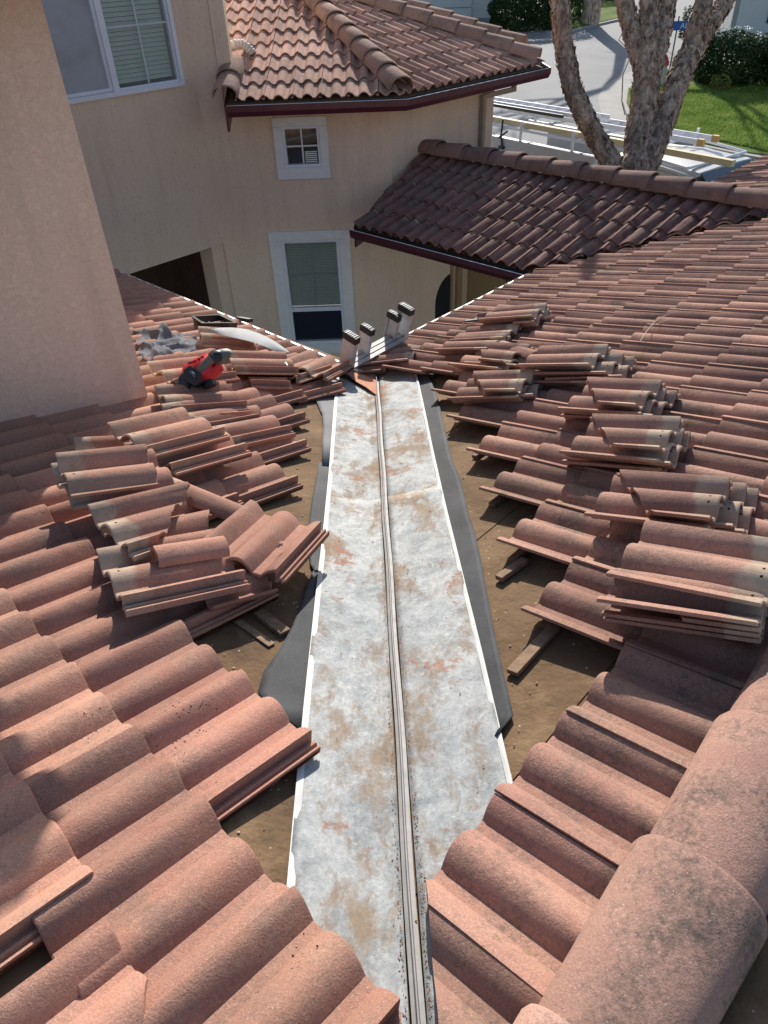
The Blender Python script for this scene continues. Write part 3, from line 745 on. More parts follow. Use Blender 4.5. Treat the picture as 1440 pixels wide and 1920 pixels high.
mb.prism([g0, g1, g1 + hA * top, g0 + upU * top, g0 + upU * top - XU * .5, g0 + upU * .75 - XU * .5, g0 + upU * .75], (0, 0, -0.04)); mb.prism([g1, g2, g2 + hB * top, g1 + hA * top], (0, 0, -0.04)); mb.obj('roof_deck', M_felt, roofU)
caps(roofU, g1 + hA * 0.02 + Vector((0, 0, .05)), g1 + hA * 3.9 + Vector((0, 0, .05)), M_capF, (0, 0, 1), 0.38)
caps(roofU, g2 + hB * 0.05 + Vector((0, 0, .05)), g2 + hB * 3.9 + Vector((0, 0, .05)), M_capF, (0, 0, 1), 0.38)
# second hip line behind
hC = Vector((-0.82, 0.45, 0.24)).normalized(); q0 = Vector((2.35, 6.75, GU + .14))
caps(roofU, q0, q0 + hC * 3.0, M_capF, (0, 0, 1), 0.38)
mb = MB(); mb.prism([g2, g3, g3 + Vector((-2, 0, .5)), g2 + hB * 3.9], (0, 0, -0.03)); mb.obj('roof_deck', M_tileF, roofU)
caps(roofU, g0 + XU * 0.02 + upU * -0.05 + Vector((0, 0, .06)), g0 + XU * 0.02 + upU * 0.75 + Vector((0, 0, .06)), M_capF, (0, 0, 1), 0.40)
# gutter: open channel swept along the eave
def gutter(pts, name, parent, mats, w_=0.12, h_=0.115, side=1):
    mb = MB(); n = len(pts); offs = []
    for i in range(n):
        d0 = (pts[i] - pts[i-1]).normalized() if i else (pts[1] - pts[0]).normalized()
        d2 = (pts[i+1] - pts[i]).normalized() if i < n - 1 else d0
        a = Vector((d0.y, -d0.x, 0)) * side; b = Vector((d2.y, -d2.x, 0)) * side
        c = (a + b).normalized(); offs.append(c / max(0.3, c.dot(a)))
    prof = [(0, 0, 0), (0, -h_, 0), (w_ * 0.8, -h_, 0), (w_, -h_ * 0.55, 0), (w_, 0, 0), (w_ - 0.006, 0.004, 1), (w_ - 0.014, 0, 1), (w_ - 0.014, -h_ * 0.5, 2), (w_ * 0.75, -h_ + 0.01, 2), (0.006, -h_ + 0.01, 2), (0.006, 0, 2)]
    vs = []
    for i in range(n):
        for x, z, _ in prof: vs.append(pts[i] + offs[i] * x + Vector((0, 0, z)))
    m = len(prof)
    for i in range(n - 1):
        for j in range(m):
            k = (j + 1) % m; mi = max(prof[j][2], prof[k][2]) if j < m - 1 else 0
            if j == 4: mi = 1
            mb.add([vs[i*m+j], vs[i*m+k], vs[(i+1)*m+k], vs[(i+1)*m+j]], [(0, 3, 2, 1) if side > 0 else (0, 1, 2, 3)], mi)
    mb.add(vs[:m], [list(range(m))], 0); mb.add(vs[-m:], [list(range(m))[::-1]], 0)
    return mb.obj(name, mats, parent)
M_gutin = plain('gutter_inside', (0.035, 0.04, 0.042), 0.7)
gutter([g0 + Vector((0.03, 0.02, -0.005)), g1 + Vector((0, 0.0, -0.005)), g2 + Vector((0, 0, -0.005)), g3 + Vector((0, 0, -0.005))], 'gutter', roofU, [M_maroon, M_drip, M_gutin])
# rake board at the left end, fascia drop
mb = MB(); mb.box(g0 + Vector((0.0, -0.10, -0.26)), (0.025, 0, 0), (0, 0.9, T2 * 0.9), (0, 0, 0.26)); mb.obj('rake_board', M_maroon, roofU)
# soffit
mb = MB(); mb.prism([g0 + Vector((0, 0, -.10)), g1 + Vector((0, 0, -.10)), g2 + Vector((0, 0, -.10)), fq(Q1, GU - .10, 0), fq(0, GU - .10, 0), fp(-1.85, GU - .10, 0)], (0, 0, 0.02)); mb.obj('soffit', M_stF, roofU)
# downspout
mb = MB(); M_tan = plain('tan_downspout', (0.34, 0.26, 0.20), 0.5)
mb.box(fq(1.74, 0.0, 0.07), dq * 0.06, nq * 0.06, (0, 0, 0.98)); mb.box(fq(1.80, 0.93, 0.07), dq * 0.62, nq * 0.05, (0, 0, 0.055)); mb.box(fq(2.42, 0.93, 0.07), dq * 0.06, nq * 0.05, (0, 0, 0.22))
mb.obj('downspout', M_tan, far_h)

# ------------------------------------------------------------------ entry roof (dark, half in shade)
roofM = empty('tiled_roof', (1.8, 2.9, 0.3), 'dark maroon entry roof between the tan house and the big right roof, half shaded', 'roof')
upM = Vector((S2, S2, T)).normalized(); XM = Vector((S2, -S2, 0)); m0 = Vector((-0.325, 3.755, 0.0))
for k in range(6):
    for m in range(-1, 20):
        o = m0 + XM * (TW * m + 0.06) + upM * (-0.03 + 0.343 * k)
        c = o + upM * 0.2 + XM * 0.15
        if c.x + c.y > 5.80: continue
        if c.x > 4.3: continue
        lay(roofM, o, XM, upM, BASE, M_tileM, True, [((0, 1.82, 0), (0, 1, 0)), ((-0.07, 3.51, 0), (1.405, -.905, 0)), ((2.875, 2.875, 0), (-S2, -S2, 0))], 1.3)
rl0 = Vector((0.835, 4.915, T * (5.75 - 3.43) * S2)); rl1 = Vector((3.97, 1.78, rl0.z))
mb = MB(); mb.prism([Vector((-.07, 3.50, 0)), rl0, rl1, Vector((1.65, 1.78, 0))], (0, 0, -0.03)); mb.prism([rl0, rl1, Vector((3.97, 4.1, 0)), Vector((1.98, 6.09, 0))], (0, 0, -0.03)); mb.obj('roof_deck', M_felt, roofM)
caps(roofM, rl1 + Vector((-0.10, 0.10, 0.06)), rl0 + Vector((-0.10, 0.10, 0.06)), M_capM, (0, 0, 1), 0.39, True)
gutter([m0 + XM * 0.34 + Vector((0, 0, 0.01)), Vector((1.63, 1.80, 0.01))], 'gutter', roofM, [M_maroon, M_drip, M_gutin], 0.10, 0.10)
mb = MB(); mb.box(m0 + XM * .34 + Vector((-0.02, 0.02, -0.22)), XM * 0.025, upM * 0.3, (0, 0, 0.24)); mb.obj('rake_board', M_maroon, roofM)

# ------------------------------------------------------------------ loose tiles
def cutp(M, px, py, nx, ny):
    p = M @ Vector((px, py, 0)); n = M.to_3x3() @ Vector((nx, ny, 0)); return (p, n)
def loose(side, lo, hi, h, label, group, cuts=(), roll=0.0, pitch=0.0, mat=None, name='loose_tile', cat='tile', jag=0.0):
    n = (NA if side == 'A' else NB); N = n.normalized(); off = (h + 0.03) * n.length
    a = onpl(*lo, n, off); b = onpl(*hi, n, off); c = (a + b) / 2 - N * 0.03; Y = (b - a).normalized()
    X = Y.cross(N).normalized()
    Rm = Matrix.Rotation(roll, 4, Y) @ Matrix.Rotation(pitch, 4, X)
    X = (Rm.to_3x3() @ X); Y = (Rm.to_3x3() @ Y)
    M = frame(X, Y, c - X * 0.158 - Y * 0.21)
    me = tile_mesh(mat or (M_looseL if side == 'A' else M_looseR), True)
    if cuts:
        me = cut_mesh(me, M, [cutp(M, *q) for q in cuts])
        if jag:
            rr = random.Random(hash(label) % 999)
            for v in me.vertices:
                for (px, py, nx, ny) in cuts:
                    L_ = math.hypot(nx, ny); d_ = ((v.co.x - px) * nx + (v.co.y - py) * ny) / L_
                    if abs(d_) < 1e-4:
                        k_ = jag * (0.5 + 0.5 * math.sin(v.co.x * 90 + px * 7) * math.cos(v.co.y * 70))
                        v.co.x += nx / L_ * k_; v.co.y += ny / L_ * k_
    o = bpy.data.objects.new(name, me); o.matrix_basis = M; COL.objects.link(o)
    return setp(o, label, cat, group)
GRR = 'loose tiles stacked on the right roof'; GRL = 'loose tiles piled on the left roof'
D1 = (0.0, 0.02, -0.22, 0.316)         # diagonal cut, head side kept
def stack(side, tiles, where, grp, nth=('topmost', 'second', 'third', 'fourth', 'fifth', 'sixth')):
    n = len(tiles)
    for i, t in enumerate(tiles):
        lo, hi, h = t[:3]; kw = t[3] if len(t) > 3 else {}
        form = 'cut' if kw.get('cuts') else 'whole'
        loose(side, lo, hi, h, f"{nth[i]} tile, {form}, of the {where}", grp, **kw)
dc = dict(cuts=[D1], jag=0.012)
stack('B', [((1190, 1038), (1440, 1082), 0.215, dict(roll=0.03)), ((1160, 1085), (1425, 1120), 0.178, dict(roll=-.02)), ((1172, 1098), (1418, 1128), 0.146, dict(cuts=[(0, .12, -.1, .3)])), ((1160, 1108), (1430, 1140), 0.116), ((1168, 1118), (1425, 1150), 0.085)], 'nearest, tallest stack beside the right ridge', GRR)
stack('B', [((1122, 925), (1352, 945), 0.175, dict(cuts=[D1], jag=.012, roll=-.03)), ((1108, 935), (1372, 962), 0.135), ((1150, 940), (1400, 958), 0.10, dict(cuts=[(0, .10, -.2, .3)])), ((1175, 948), (1418, 968), 0.07)], 'second nearest stack of the right roof', GRR)
stack('B', [((1082, 812), (1250, 820), 0.17, dict(cuts=[D1], jag=.012)), ((1070, 828), (1272, 845), 0.135), ((1082, 838), (1290, 850), 0.10, dict(cuts=[(0, .06, -.2, .3)])), ((1060, 845), (1285, 862), 0.07)], 'third nearest stack of the right roof', GRR)
stack('B', [((1070, 737), (1212, 745), 0.165, dict(cuts=[D1], jag=.012)), ((1066, 752), (1235, 762), 0.125), ((1085, 755), (1258, 766), 0.095, dict(cuts=[(0, .06, -.2, .3)])), ((1062, 765), (1245, 772), 0.065)], 'squat right-roof stack just below the propped pile', GRR)
stack('B', [((988, 674), (1128, 672), 0.17, dict(roll=.02)), ((1010, 690), (1165, 688), 0.12), ((990, 705), (1130, 705), 0.07), ((1045, 700), (1172, 695), 0.085)], 'propped pile midway up the right roof, long tile on top', GRR)
stack('B', [((868, 722), (976, 720), 0.13, dict(cuts=[D1], jag=.012)), ((864, 736), (985, 732), 0.09), ((890, 738), (998, 730), 0.065)], 'small right-roof stack nearest the valley metal', GRR)
stack('B', [((880, 662), (962, 668), 0.11, dict(cuts=[D1], jag=.012)), ((870, 674), (965, 682), 0.08), ((905, 672), (985, 676), 0.06)], 'broken heap below the crosswise barrel strip', GRR)
stack('B', [((908, 594), (1018, 586), 0.13), ((905, 604), (1030, 596), 0.095, dict(cuts=[(0, .06, -.2, .3)])), ((885, 606), (1030, 600), 0.065)], 'farthest right-roof stack by the eave', GRR)
loose('B', (1010, 668), (935, 645), 0.10, 'narrow broken barrel strip lying crosswise over the broken heap', GRR, cuts=[(0.105, 0, 1, 0), (0.215, 0, -1, 0)])
loose('B', (843, 648), (925, 646), 0.09, 'lone flat-lying tile with its lip out, between far stack and valley end', GRR)
loose('B', (860, 632), (960, 626), 0.08, 'single grey-headed tile just below the farthest stack', GRR)

stack('A', [((402, 788), (216, 832), 0.20, dict(roll=.03)), ((438, 818), (268, 858), 0.145, dict(pitch=-.02)), ((432, 838), (240, 872), 0.10, dict(cuts=[(.1, 0, 1, 0)]))], 'big slanted pile below the near stucco corner', GRL)
loose('A', (300, 850), (176, 858), 0.09, 'shaded grey-headed broken tile poking out left of the slanted pile', GRL, cuts=[(0, .2, .1, 1)], jag=.01)
loose('A', (332, 885), (100, 925), 0.17, 'long tile with jagged left end lying over the shaded roof', GRL, cuts=[(0.06, 0, 1, 0)], roll=-.12)
loose('A', (300, 880), (150, 898), 0.215, 'short broken half tile resting on the long jagged tile', GRL, cuts=[(0.07, 0, 1, 0), (0, .09, .1, 1)], jag=.012, roll=-.10)
loose('A', (442, 958), (320, 908), 0.12, 'narrow single-barrel strip leaning down to the right between two piles', GRL, cuts=[(0.10, 0, 1, 0), (0.215, 0, -1, 0)])
loose('A', (372, 952), (226, 990), 0.155, 'diagonally broken tile with a pale head and a nail hole, above the low pair', GRL, cuts=[(.30, 0, .30, .30)], jag=.015)
loose('A', (382, 972), (232, 1006), 0.09, 'shaded broken tile under the diagonally broken one', GRL, cuts=[(0, .12, .2, .3)], jag=.01)
loose('A', (438, 1042), (192, 1090), 0.115, 'whole pale-headed tile with exposed ribs above the stripped gap', GRL, roll=.04)
loose('A', (410, 1022), (292, 1040), 0.165, 'short rough barrel fragment sitting on the pale-headed tile', GRL, cuts=[(0.10, 0, 1, 0), (0.22, 0, -1, 0), (0, .33, 0, -1), (0, .07, 0, 1)], jag=.01)
loose('A', (548, 958), (428, 1072), 0.125, 'clean whole tile turned askew with its ribbed edge over the membrane', GRL, mat=M_tileL)
loose('A', (448, 1088), (330, 1120), 0.075, 'small dark wedge of tile in the shade under the pale-headed tile', GRL, cuts=[(0.04, 0, 1, 0), (0.2, 0, -1, 0), (0, .25, 0, -1)], jag=.01)
stack('A', [((432, 688), (284, 706), 0.15), ((452, 742), (296, 752), 0.115), ((462, 760), (300, 772), 0.08)], 'pile under the red blower', GRL)
loose('A', (440, 770), (350, 785), 0.09, 'tile end sticking out between the blower pile and the slanted pile', GRL)
loose('A', (540, 682), (438, 680), 0.12, 'long tile lying level beside the small white clamp', GRL)
loose('A', (628, 668), (556, 702), 0.10, 'tile skewed across the left roof corner nearest the ladder', GRL)
loose('A', (588, 680), (520, 700), 0.08, 'second skewed tile beside the one at the roof corner', GRL)
loose('A', (500, 706), (452, 704), 0.075, 'dark short offcut lying below the level tile', GRL, cuts=[(0, .25, 0, -1)])
loose('A', (470, 636), (390, 632), 0.09, 'broken tile heap piece under the curved metal sheet', GRL, cuts=[(0, .06, .1, .3)], jag=.012)
loose('A', (455, 648), (395, 642), 0.06, 'lower tile shaded by the curved metal sheet', GRL)
loose('A', (490, 792), (420, 806), 0.075, 'tile end lying right of the slanted pile in the sun', GRL)
# broken corner chip, tile scraps
#loose('A', (395, 1825), (290, 1890), 0.055, 'dark broken barrel chip on the nearest left tiles', GRL, cuts=[(0.11, 0, 1, 0), (0.21, 0, -1, 0), (0, .20, 0, -1), (0, .07, .5, 1)], jag=.012)

loose('B', (692, 676), (768, 668), 0.045, 'tile left at the mouth of the valley, right behind the metal end', GRR, name='loose_tile')
loose('B', (700, 690), (752, 684), 0.02, 'short dark tile end at the foot of the ladder beside the rib', GRR, cuts=[(0, .22, 0, -1)])
def _shard():
    mb = MB(); mb.prism([onA(650, 701, .045), onA(706, 690, .045), onA(706, 742, .045), onA(686, 727, .045), onA(668, 717, .045)][::-1], NA.normalized() * .006)
    o = mb.obj('clay_shard', plain('orange_clay', (0.52, 0.24, 0.14), .9, 0, .12, 20, .3), None, onA(690, 715, .045)); setp(o, 'flat orange clay shard at the far left tip of the valley metal', 'debris')
_shard()
# ------------------------------------------------------------------ small things on the roofs
def onsurf(side, x, y, h): return (onA if side == 'A' else onB)(x, y, h)
def rock(mb, c, r, rr, mi=0):
    c = Vector(c); ph = (1 + 5 ** .5) / 2; vs = []
    for a, b, d in ((-1, ph, 0), (1, ph, 0), (-1, -ph, 0), (1, -ph, 0), (0, -1, ph), (0, 1, ph), (0, -1, -ph), (0, 1, -ph), (ph, 0, -1), (ph, 0, 1), (-ph, 0, -1), (-ph, 0, 1)):
        v = Vector((a, b, d)).normalized() * r * rr.uniform(0.65, 1.25); v.z *= 0.7; vs.append(c + v)
    mb.add(vs, [(0,11,5),(0,5,1),(0,1,7),(0,7,10),(0,10,11),(1,5,9),(5,11,4),(11,10,2),(10,7,6),(7,1,8),(3,9,4),(3,4,2),(3,2,6),(3,6,8),(3,8,9),(4,9,5),(2,4,11),(6,2,10),(8,6,7),(9,8,1)], mi)
rr = random.Random(5)
M_crumb = plain('clay_crumbs', (0.30, 0.14, 0.09), 0.95, 0, 0.5, 60)
mb = MB()
for i in range(800):
    s_ = 4.95 - abs(rr.gauss(0, 1.1)); s_ = max(0.6, s_); sd_ = 1 if rr.random() < .62 else -1
    rock(mb, vl(sd_ * (0.026 + abs(rr.gauss(0, .006)) - .004), s_, 0.026), rr.uniform(.0007, .0020), rr)
for i in range(160):
    s_ = rr.uniform(1, 4.9); rock(mb, vl(rr.uniform(-.3, .3), s_, 0.026), rr.uniform(.001, .003), rr)
o = mb.obj('clay_crumbs', M_crumb); setp(o, 'loose clay crumbs and grit gathered along the raised rib of the valley metal', 'debris', kind='stuff')
mb = MB()
for i in range(230):
    side = 'A' if rr.random() < .5 else 'B'
    v_ = rr.uniform(.8, 3.3); u_ = -v_ / SL + 0.36 + abs(rr.gauss(0, .25))
    rock(mb, (A if side == 'A' else B)(u_, v_, .009), rr.uniform(.002, .005), rr)
o = mb.obj('felt_grit', plain('pale_grit', (0.50, 0.36, 0.27), 0.95, 0, 0.4, 60)); setp(o, 'scattered pale grit on the bare brown felt beside the valley', 'debris', kind='stuff')
mb = MB()
for cx, cy, sg, n_ in ((372, 1325, 24, 30), (190, 1333, 22, 16), (300, 1440, 90, 14), (560, 1770, 60, 8), (440, 1560, 60, 8)):
    for i in range(n_):
        rock(mb, onA(cx + rr.gauss(0, sg), cy + rr.gauss(0, sg * .4), .088), rr.uniform(.0010, .0030), rr)
o = mb.obj('dark_crumbs', plain('dark_crumb', (0.045, 0.03, 0.022), 0.95)); setp(o, 'dark crumbs of dirt lying on the clean left tiles', 'debris', kind='stuff')
mb = MB(); rock(mb, vl(-0.055, 4.62, 0.045), 0.030, rr); rock(mb, vl(-0.085, 4.60, 0.038), 0.02, rr); rock(mb, vl(-0.03, 4.66, 0.04), 0.016, rr)
o = mb.obj('clay_lump', plain('clay_lump_mat', (0.27, 0.16, 0.12), 0.95, 0, 0.3, 40, 0.5), None, vl(-0.055, 4.62, 0.045)); setp(o, 'brown lump of broken mortar lying in the near valley metal against the rib', 'debris')
# loose batten pieces
def plank(side, a, b, wd, th, h, label, mat=M_wood, name='batten_piece', cat='wood strip'):
    p = onsurf(side, *a, h); q = onsurf(side, *b, h); n = (NA if side == 'A' else NB).normalized()
    d = (q - p); X = d.normalized().cross(n); mb = MB(); mb.cbox((p + q) / 2, d, X * wd, n * th)
    o = mb.obj(name, mat, None, (p + q) / 2, bevel=0.002); return setp(o, label, cat)
M_wood2 = plain('pale_wood', (0.26, 0.165, 0.10), 0.85, 0, 0.3, 40, 0.4)
plank('B', (960, 1262), (1040, 1175), 0.04, 0.016, 0.022, 'splintered pale batten end pointing at the near right membrane', M_wood2)
plank('B', (935, 1085), (985, 1050), 0.035, 0.02, 0.02, 'short batten block under the fourth right tile row from the near gap', M_wood2)
plank('A', (535, 1187), (485, 1148), 0.045, 0.016, 0.02, 'brown batten end sticking out under the askew tile')
plank('A', (510, 1210), (440, 1160), 0.03, 0.006, 0.012, 'thin felt lath lying parallel to the batten under the askew tile', M_wood2)

# curved metal offcut
mb = MB(); top_ = [(385, 619), (410, 614), (440, 613), (470, 618), (500, 630), (525, 645), (545, 662)]; bot_ = [(388, 622), (410, 628), (440, 634), (468, 640), (492, 648), (512, 657), (538, 668)]
vs = []
for j in range(7):
    t = j / 6; hh = 0.16 + 0.05 * math.sin(t * math.pi) - 0.04 * t
    a = onA(*top_[j], hh + .02); b = onA(*bot_[j], hh)
    for i in range(4): vs.append(a.lerp(b, i / 3) + Vector((0, 0, 0.015 * math.sin(math.pi * i / 3))))
mb.add(vs, [(j*4+i, j*4+i+1, (j+1)*4+i+1, (j+1)*4+i) for j in range(6) for i in range(3)], 0, True)
o = mb.obj('metal_offcut', plain('dull_zinc', (0.36, 0.37, 0.37), 0.75, 0.0, 0.12, 14), None, onA(465, 630, .1)); so = o.modifiers.new('t', 'SOLIDIFY'); so.thickness = .002
sbs = o.modifiers.new('s', 'SUBSURF'); sbs.levels = 2; sbs.render_levels = 2
setp(o, 'curved pale grey sheet metal offcut lying over broken tiles near the far left eave', 'sheet metal')
# mortar tray
tray = empty('mortar_tray', onA(402, 600, .09), 'black rectangular tray of scraps sitting by the far left eave', 'tray')
c0 = onA(358, 592, .13); c1 = onA(378, 606, .13); c2 = onA(446, 605, .13); c3 = onA(412, 589, .13); cc = (c0 + c1 + c2 + c3) / 4
mb = MB(); rim = [c0, c1, c2, c3]; inn = [cc + (p - cc) * .84 for p in rim]; low = [cc + (p - cc) * .80 + Vector((0, 0, -.065)) for p in rim]; lowo = [cc + (p - cc) * .88 + Vector((0, 0, -.07)) for p in rim]
vs = rim + inn + low + lowo
fs = []
for i in range(4):
    j = (i + 1) % 4; fs += [(i, j, 4 + j, 4 + i), (4 + i, 4 + j, 8 + j, 8 + i), (j, i, 12 + i, 12 + j)]
fs += [(8, 9, 10, 11), (15, 14, 13, 12)]
mb.add(vs, fs); mb.obj('tray_body', plain('black_plastic', (0.03, 0.03, 0.028), 0.28, 0, 0.2), tray)
mb = MB()
for i in range(26):
    p = cc + (c2 - c0) * rr.uniform(-.3, .3) + (c3 - c1) * rr.uniform(-.28, .28) + Vector((0, 0, -.055)); mb.tube([p, p + Vector((rr.uniform(-.05, .05), rr.uniform(-.05, .05), rr.uniform(0, .025)))], .0025, 4)
so_ = mb.obj('scraps', plain('nails', (0.4, 0.38, 0.34), 0.4, 0.6), tray); so_['kind'] = 'stuff'
mb = MB(); a = onA(447, 597, .10); b = onA(470, 601, .10); mb.cbox((a + b) / 2, b - a, UPA * .05, Vector((0, 0, .03))); o = mb.obj('pry_bar', M_black, None, a); setp(o, 'short black bar lying at the left eave beyond the tray', 'tool')
# white clamp
mb = MB(); a = onA(537, 692, .12); e1 = (onA(548, 684, .12) - a).normalized(); e2 = (onA(530, 680, .12) - a).normalized(); up = Vector((0, 0, 1))
mb.cbox(a, e1 * .012, e2 * .03, up * .10); mb.cbox(a + up * .045, e1 * .05, e2 * .03, up * .012); mb.cbox(a - up * .0, e1 * .05 , e2 * .03, up * .012); mb.cbox(a + e1 * .025 - up * .02, e1 * .012, e2 * .03, up * .04); mb.cbox(a - e2 * .04 + up * .05, e1 * .02, e2 * .07, up * .012)
o = mb.obj('clamp', M_white, None, a, bevel=.002); setp(o, 'small white bracket clamp on the end of the level tile by the roof corner', 'clamp')
# wire brush
mb = MB(); a = onB(873, 602, .12); b = onB(925, 596, .13); d = b - a; X = d.normalized().cross(NB.normalized())
mb.cbox((a + b) / 2, d, X * .035, Vector((0, 0, .014))); 
for i in range(9):
    for j in range(2): mb.tube([a + d * (.45 + i * .06) + X * (.008 - .016 * j), a + d * (.45 + i * .06) + X * (.008 - .016 * j) + Vector((0, 0, .05))], .003, 4)
o = mb.obj('wire_brush', M_black, None, a); setp(o, 'black bristle brush lying at the tail of the farthest right stack', 'brush')
# twig
mb = MB(); pts = [onB(*q, .13) for q in ((1200, 640), (1212, 622), (1225, 606), (1238, 596), (1262, 586))]; mb.tube(pts, [.002, .003, .003, .0025, .0015], 5); pts2 = [onB(*q, .13) for q in ((1222, 610), (1240, 604), (1256, 598))]; mb.tube(pts2, .0016, 4)
o = mb.obj('twig', plain('dry_twig', (0.5, 0.38, 0.28), 0.8), None, pts[2]); setp(o, 'thin dry twig lying on the far right tiles', 'twig')
# fallen leaf scrap on the askew tile
mb = MB(); rock(mb, onA(527, 1020, .19), .012, rr); rock(mb, onA(522, 1024, .185), .008, rr); o = mb.obj('tile_chip', plain('chip', (0.42, 0.24, 0.19), 0.9), None, onA(527, 1020, .19)); setp(o, 'tiny pink clay chip lying on the askew tile', 'debris')

# grey cloth
def cloth():
    mb = MB(); nx, ny = 90, 46; vs = []
    q = [(250, 640), (385, 650), (388, 682), (262, 700)]
    c = [onA(*p, 0.0) for p in q]; N = NA.normalized(); from mathutils import noise as ns
    for j in range(ny + 1):
        for i in range(nx + 1):
            u_, v_ = i / nx, j / ny
            p = (c[0] * (1-u_) + c[1] * u_) * (1-v_) + (c[3] * (1-u_) + c[2] * u_) * v_
            wx = ns.noise(Vector((u_ * 3, v_ * 2, 1))) * .9; e = min(u_, 1-u_, v_ * .8, (1-v_) * .8)
            r1 = 1 - abs(ns.noise(Vector((u_ * 3.4 + wx, v_ * 2.4 + wx * .8, 4)))) * 2.6
            r2 = 1 - abs(ns.noise(Vector((u_ * 11 + wx * 2, v_ * 6 - wx, 9)))) * 2.2
            h = 0.085 + 0.048 * max(0, r1) ** 1.3 + 0.010 * max(0, r2) - .05 * max(0, .10 - e) / .10
            h += 0.09 * math.exp(-(((u_ - .42) / .13) ** 2 + ((v_ - .2) / .22) ** 2))
            h *= 1 - 0.35 * u_
            p = p + N * h + Vector((ns.noise(Vector((u_ * 6, v_ * 6, 2))), ns.noise(Vector((u_ * 6, v_ * 6, 7))), 0)) * .022
            vs.append(p)
    mb.add(vs, [(j*(nx+1)+i, (j+1)*(nx+1)+i, (j+1)*(nx+1)+i+1, j*(nx+1)+i+1) for j in range(ny) for i in range(nx)], 0, True)
    o = mb.obj('cloth', plain('grey_cloth', (0.15, 0.15, 0.165), 0.95, 0, 0.18, 12, 0.3), None, c[0]); so = o.modifiers.new('t', 'SOLIDIFY'); so.thickness = .004
    return setp(o, 'crumpled grey work cloth heaped against the corner of the near stucco wall', 'cloth')
cloth()

# blower
bl = empty('leaf_blower', onA(385, 715, .16), 'red and black cordless handheld blower lying on loose tiles near the stucco wall', 'blower')
M_red = plain('red_plastic', (0.62, 0.012, 0.022), 0.35, 0, 0.08); M_blk = plain('black_casing', (0.018, 0.019, 0.022), 0.35, 0, 0.2); M_gry = plain('grey_grip', (0.13, 0.135, 0.12), 0.5, 0, 0.1)
K = onA(388, 708, .22); rt = AR.copy(); upv = AU.copy(); tw = -AF     # local axes measured facing the camera's side of the tool
pxm = (K - CAM).dot(AF) / F
def bp(x, y, d=0.0): return K + rt * ((x - 388) * pxm) - upv * ((y - 708) * pxm) + tw * d
# fan housing: volute disc
mb = MB(); cen = bp(380, 694, -0.01); ax = (tw * .42 + upv * .80 - rt * .38).normalized(); e1 = ax.orthogonal().normalized(); e2 = ax.cross(e1)
rings = []
for k_, (r_, d_) in enumerate(((.0, .075), (.05, .075), (.095, .066), (.112, .045), (.118, .0), (.112, -.045), (.09, -.06), (0, -.06))):
    rg = []
    for i in range(28):
        a = 2 * math.pi * i / 28; rad = r_ * (1 + .10 * math.cos(a - 1.2)); rg.append(cen + (e1 * math.cos(a) + e2 * math.sin(a)) * rad * 0.98 + ax * d_)
    rings.append(rg)
vs = [p for r in rings for p in r]
mb.add(vs, [(k_*28+i, k_*28+(i+1) % 28, (k_+1)*28+(i+1) % 28, (k_+1)*28+i) for k_ in range(7) for i in range(28)], 0, True); hz_ = mb.obj('fan_housing', M_red, bl)
mb = MB()
for i in range(5):
    a = i * .5; mb.cbox(cen + ax * .077 + (e1 * math.cos(a + 3) + e2 * math.sin(a + 3)) * .05, e1 * .008, e2 * .03, ax * .006)
mb.obj('intake_slot', M_blk, hz_)
# handle tube and nozzle
mb = MB(); mb.tube([bp(377, 702, .07), bp(388, 692, .085), bp(400, 682, .09), bp(408, 676, .085)], [.026, .024, .026, .034], 14); mb.obj('handle', M_gry, bl)
mb = MB(); mb.tube([bp(404, 680, .08), bp(412, 674, .075), bp(417, 672, .065)], [.040, .042, .036], 16); mb.obj('collar', M_blk, bl)
mb = MB(); mb.tube([bp(412, 675, .06), bp(421, 672, .05), bp(428, 671, .04), bp(431, 672, .035)], [.040, .044, .045, .044], 16); mb.obj('nozzle', M_gry, bl)
# battery block
def obox(mb, pts_front, depth, mi=0):
    f_ = [bp(*p) for p in pts_front]; mb.prism(f_, -tw * depth, mi)
mb = MB(); obox(mb, [(352, 699, .10), (366, 691, .11), (385, 707, .11), (387, 722, .09), (372, 730, .08), (350, 716, .09)], .10)
obox(mb, [(340, 713, .07), (352, 699, .08), (362, 722, .08), (360, 738, .05), (344, 736, .05)], .09); bt = mb.obj('battery', M_blk, bl, bevel=.006)
mb = MB(); obox(mb, [(368, 701.5, .116), (373, 705, .116), (376, 710, .116), (371, 707, .116)], .001); mb.obj('label_mark', plain('label_white', (0.6, 0.62, 0.68), 0.5), bt)
mb = MB(); obox(mb, [(364, 703, .1155), (366, 702, .1155), (376, 713, .1155), (374, 715, .1155)], .001); mb.obj('label_stripe', plain('label_grey', (0.12, 0.14, 0.22), 0.5), bt)
mb = MB(); mb.tube([bp(392, 716, .03), bp(396, 727, .03)], [.036, .040], 16); mb.obj('motor_cap', M_blk, bl)
mb = MB(); mb.tube([bp(386, 706, .05), bp(400, 700, .05), bp(412, 688, .05)], [.016, .014, .02], 10); mb.obj('trigger_guard', M_red, bl)

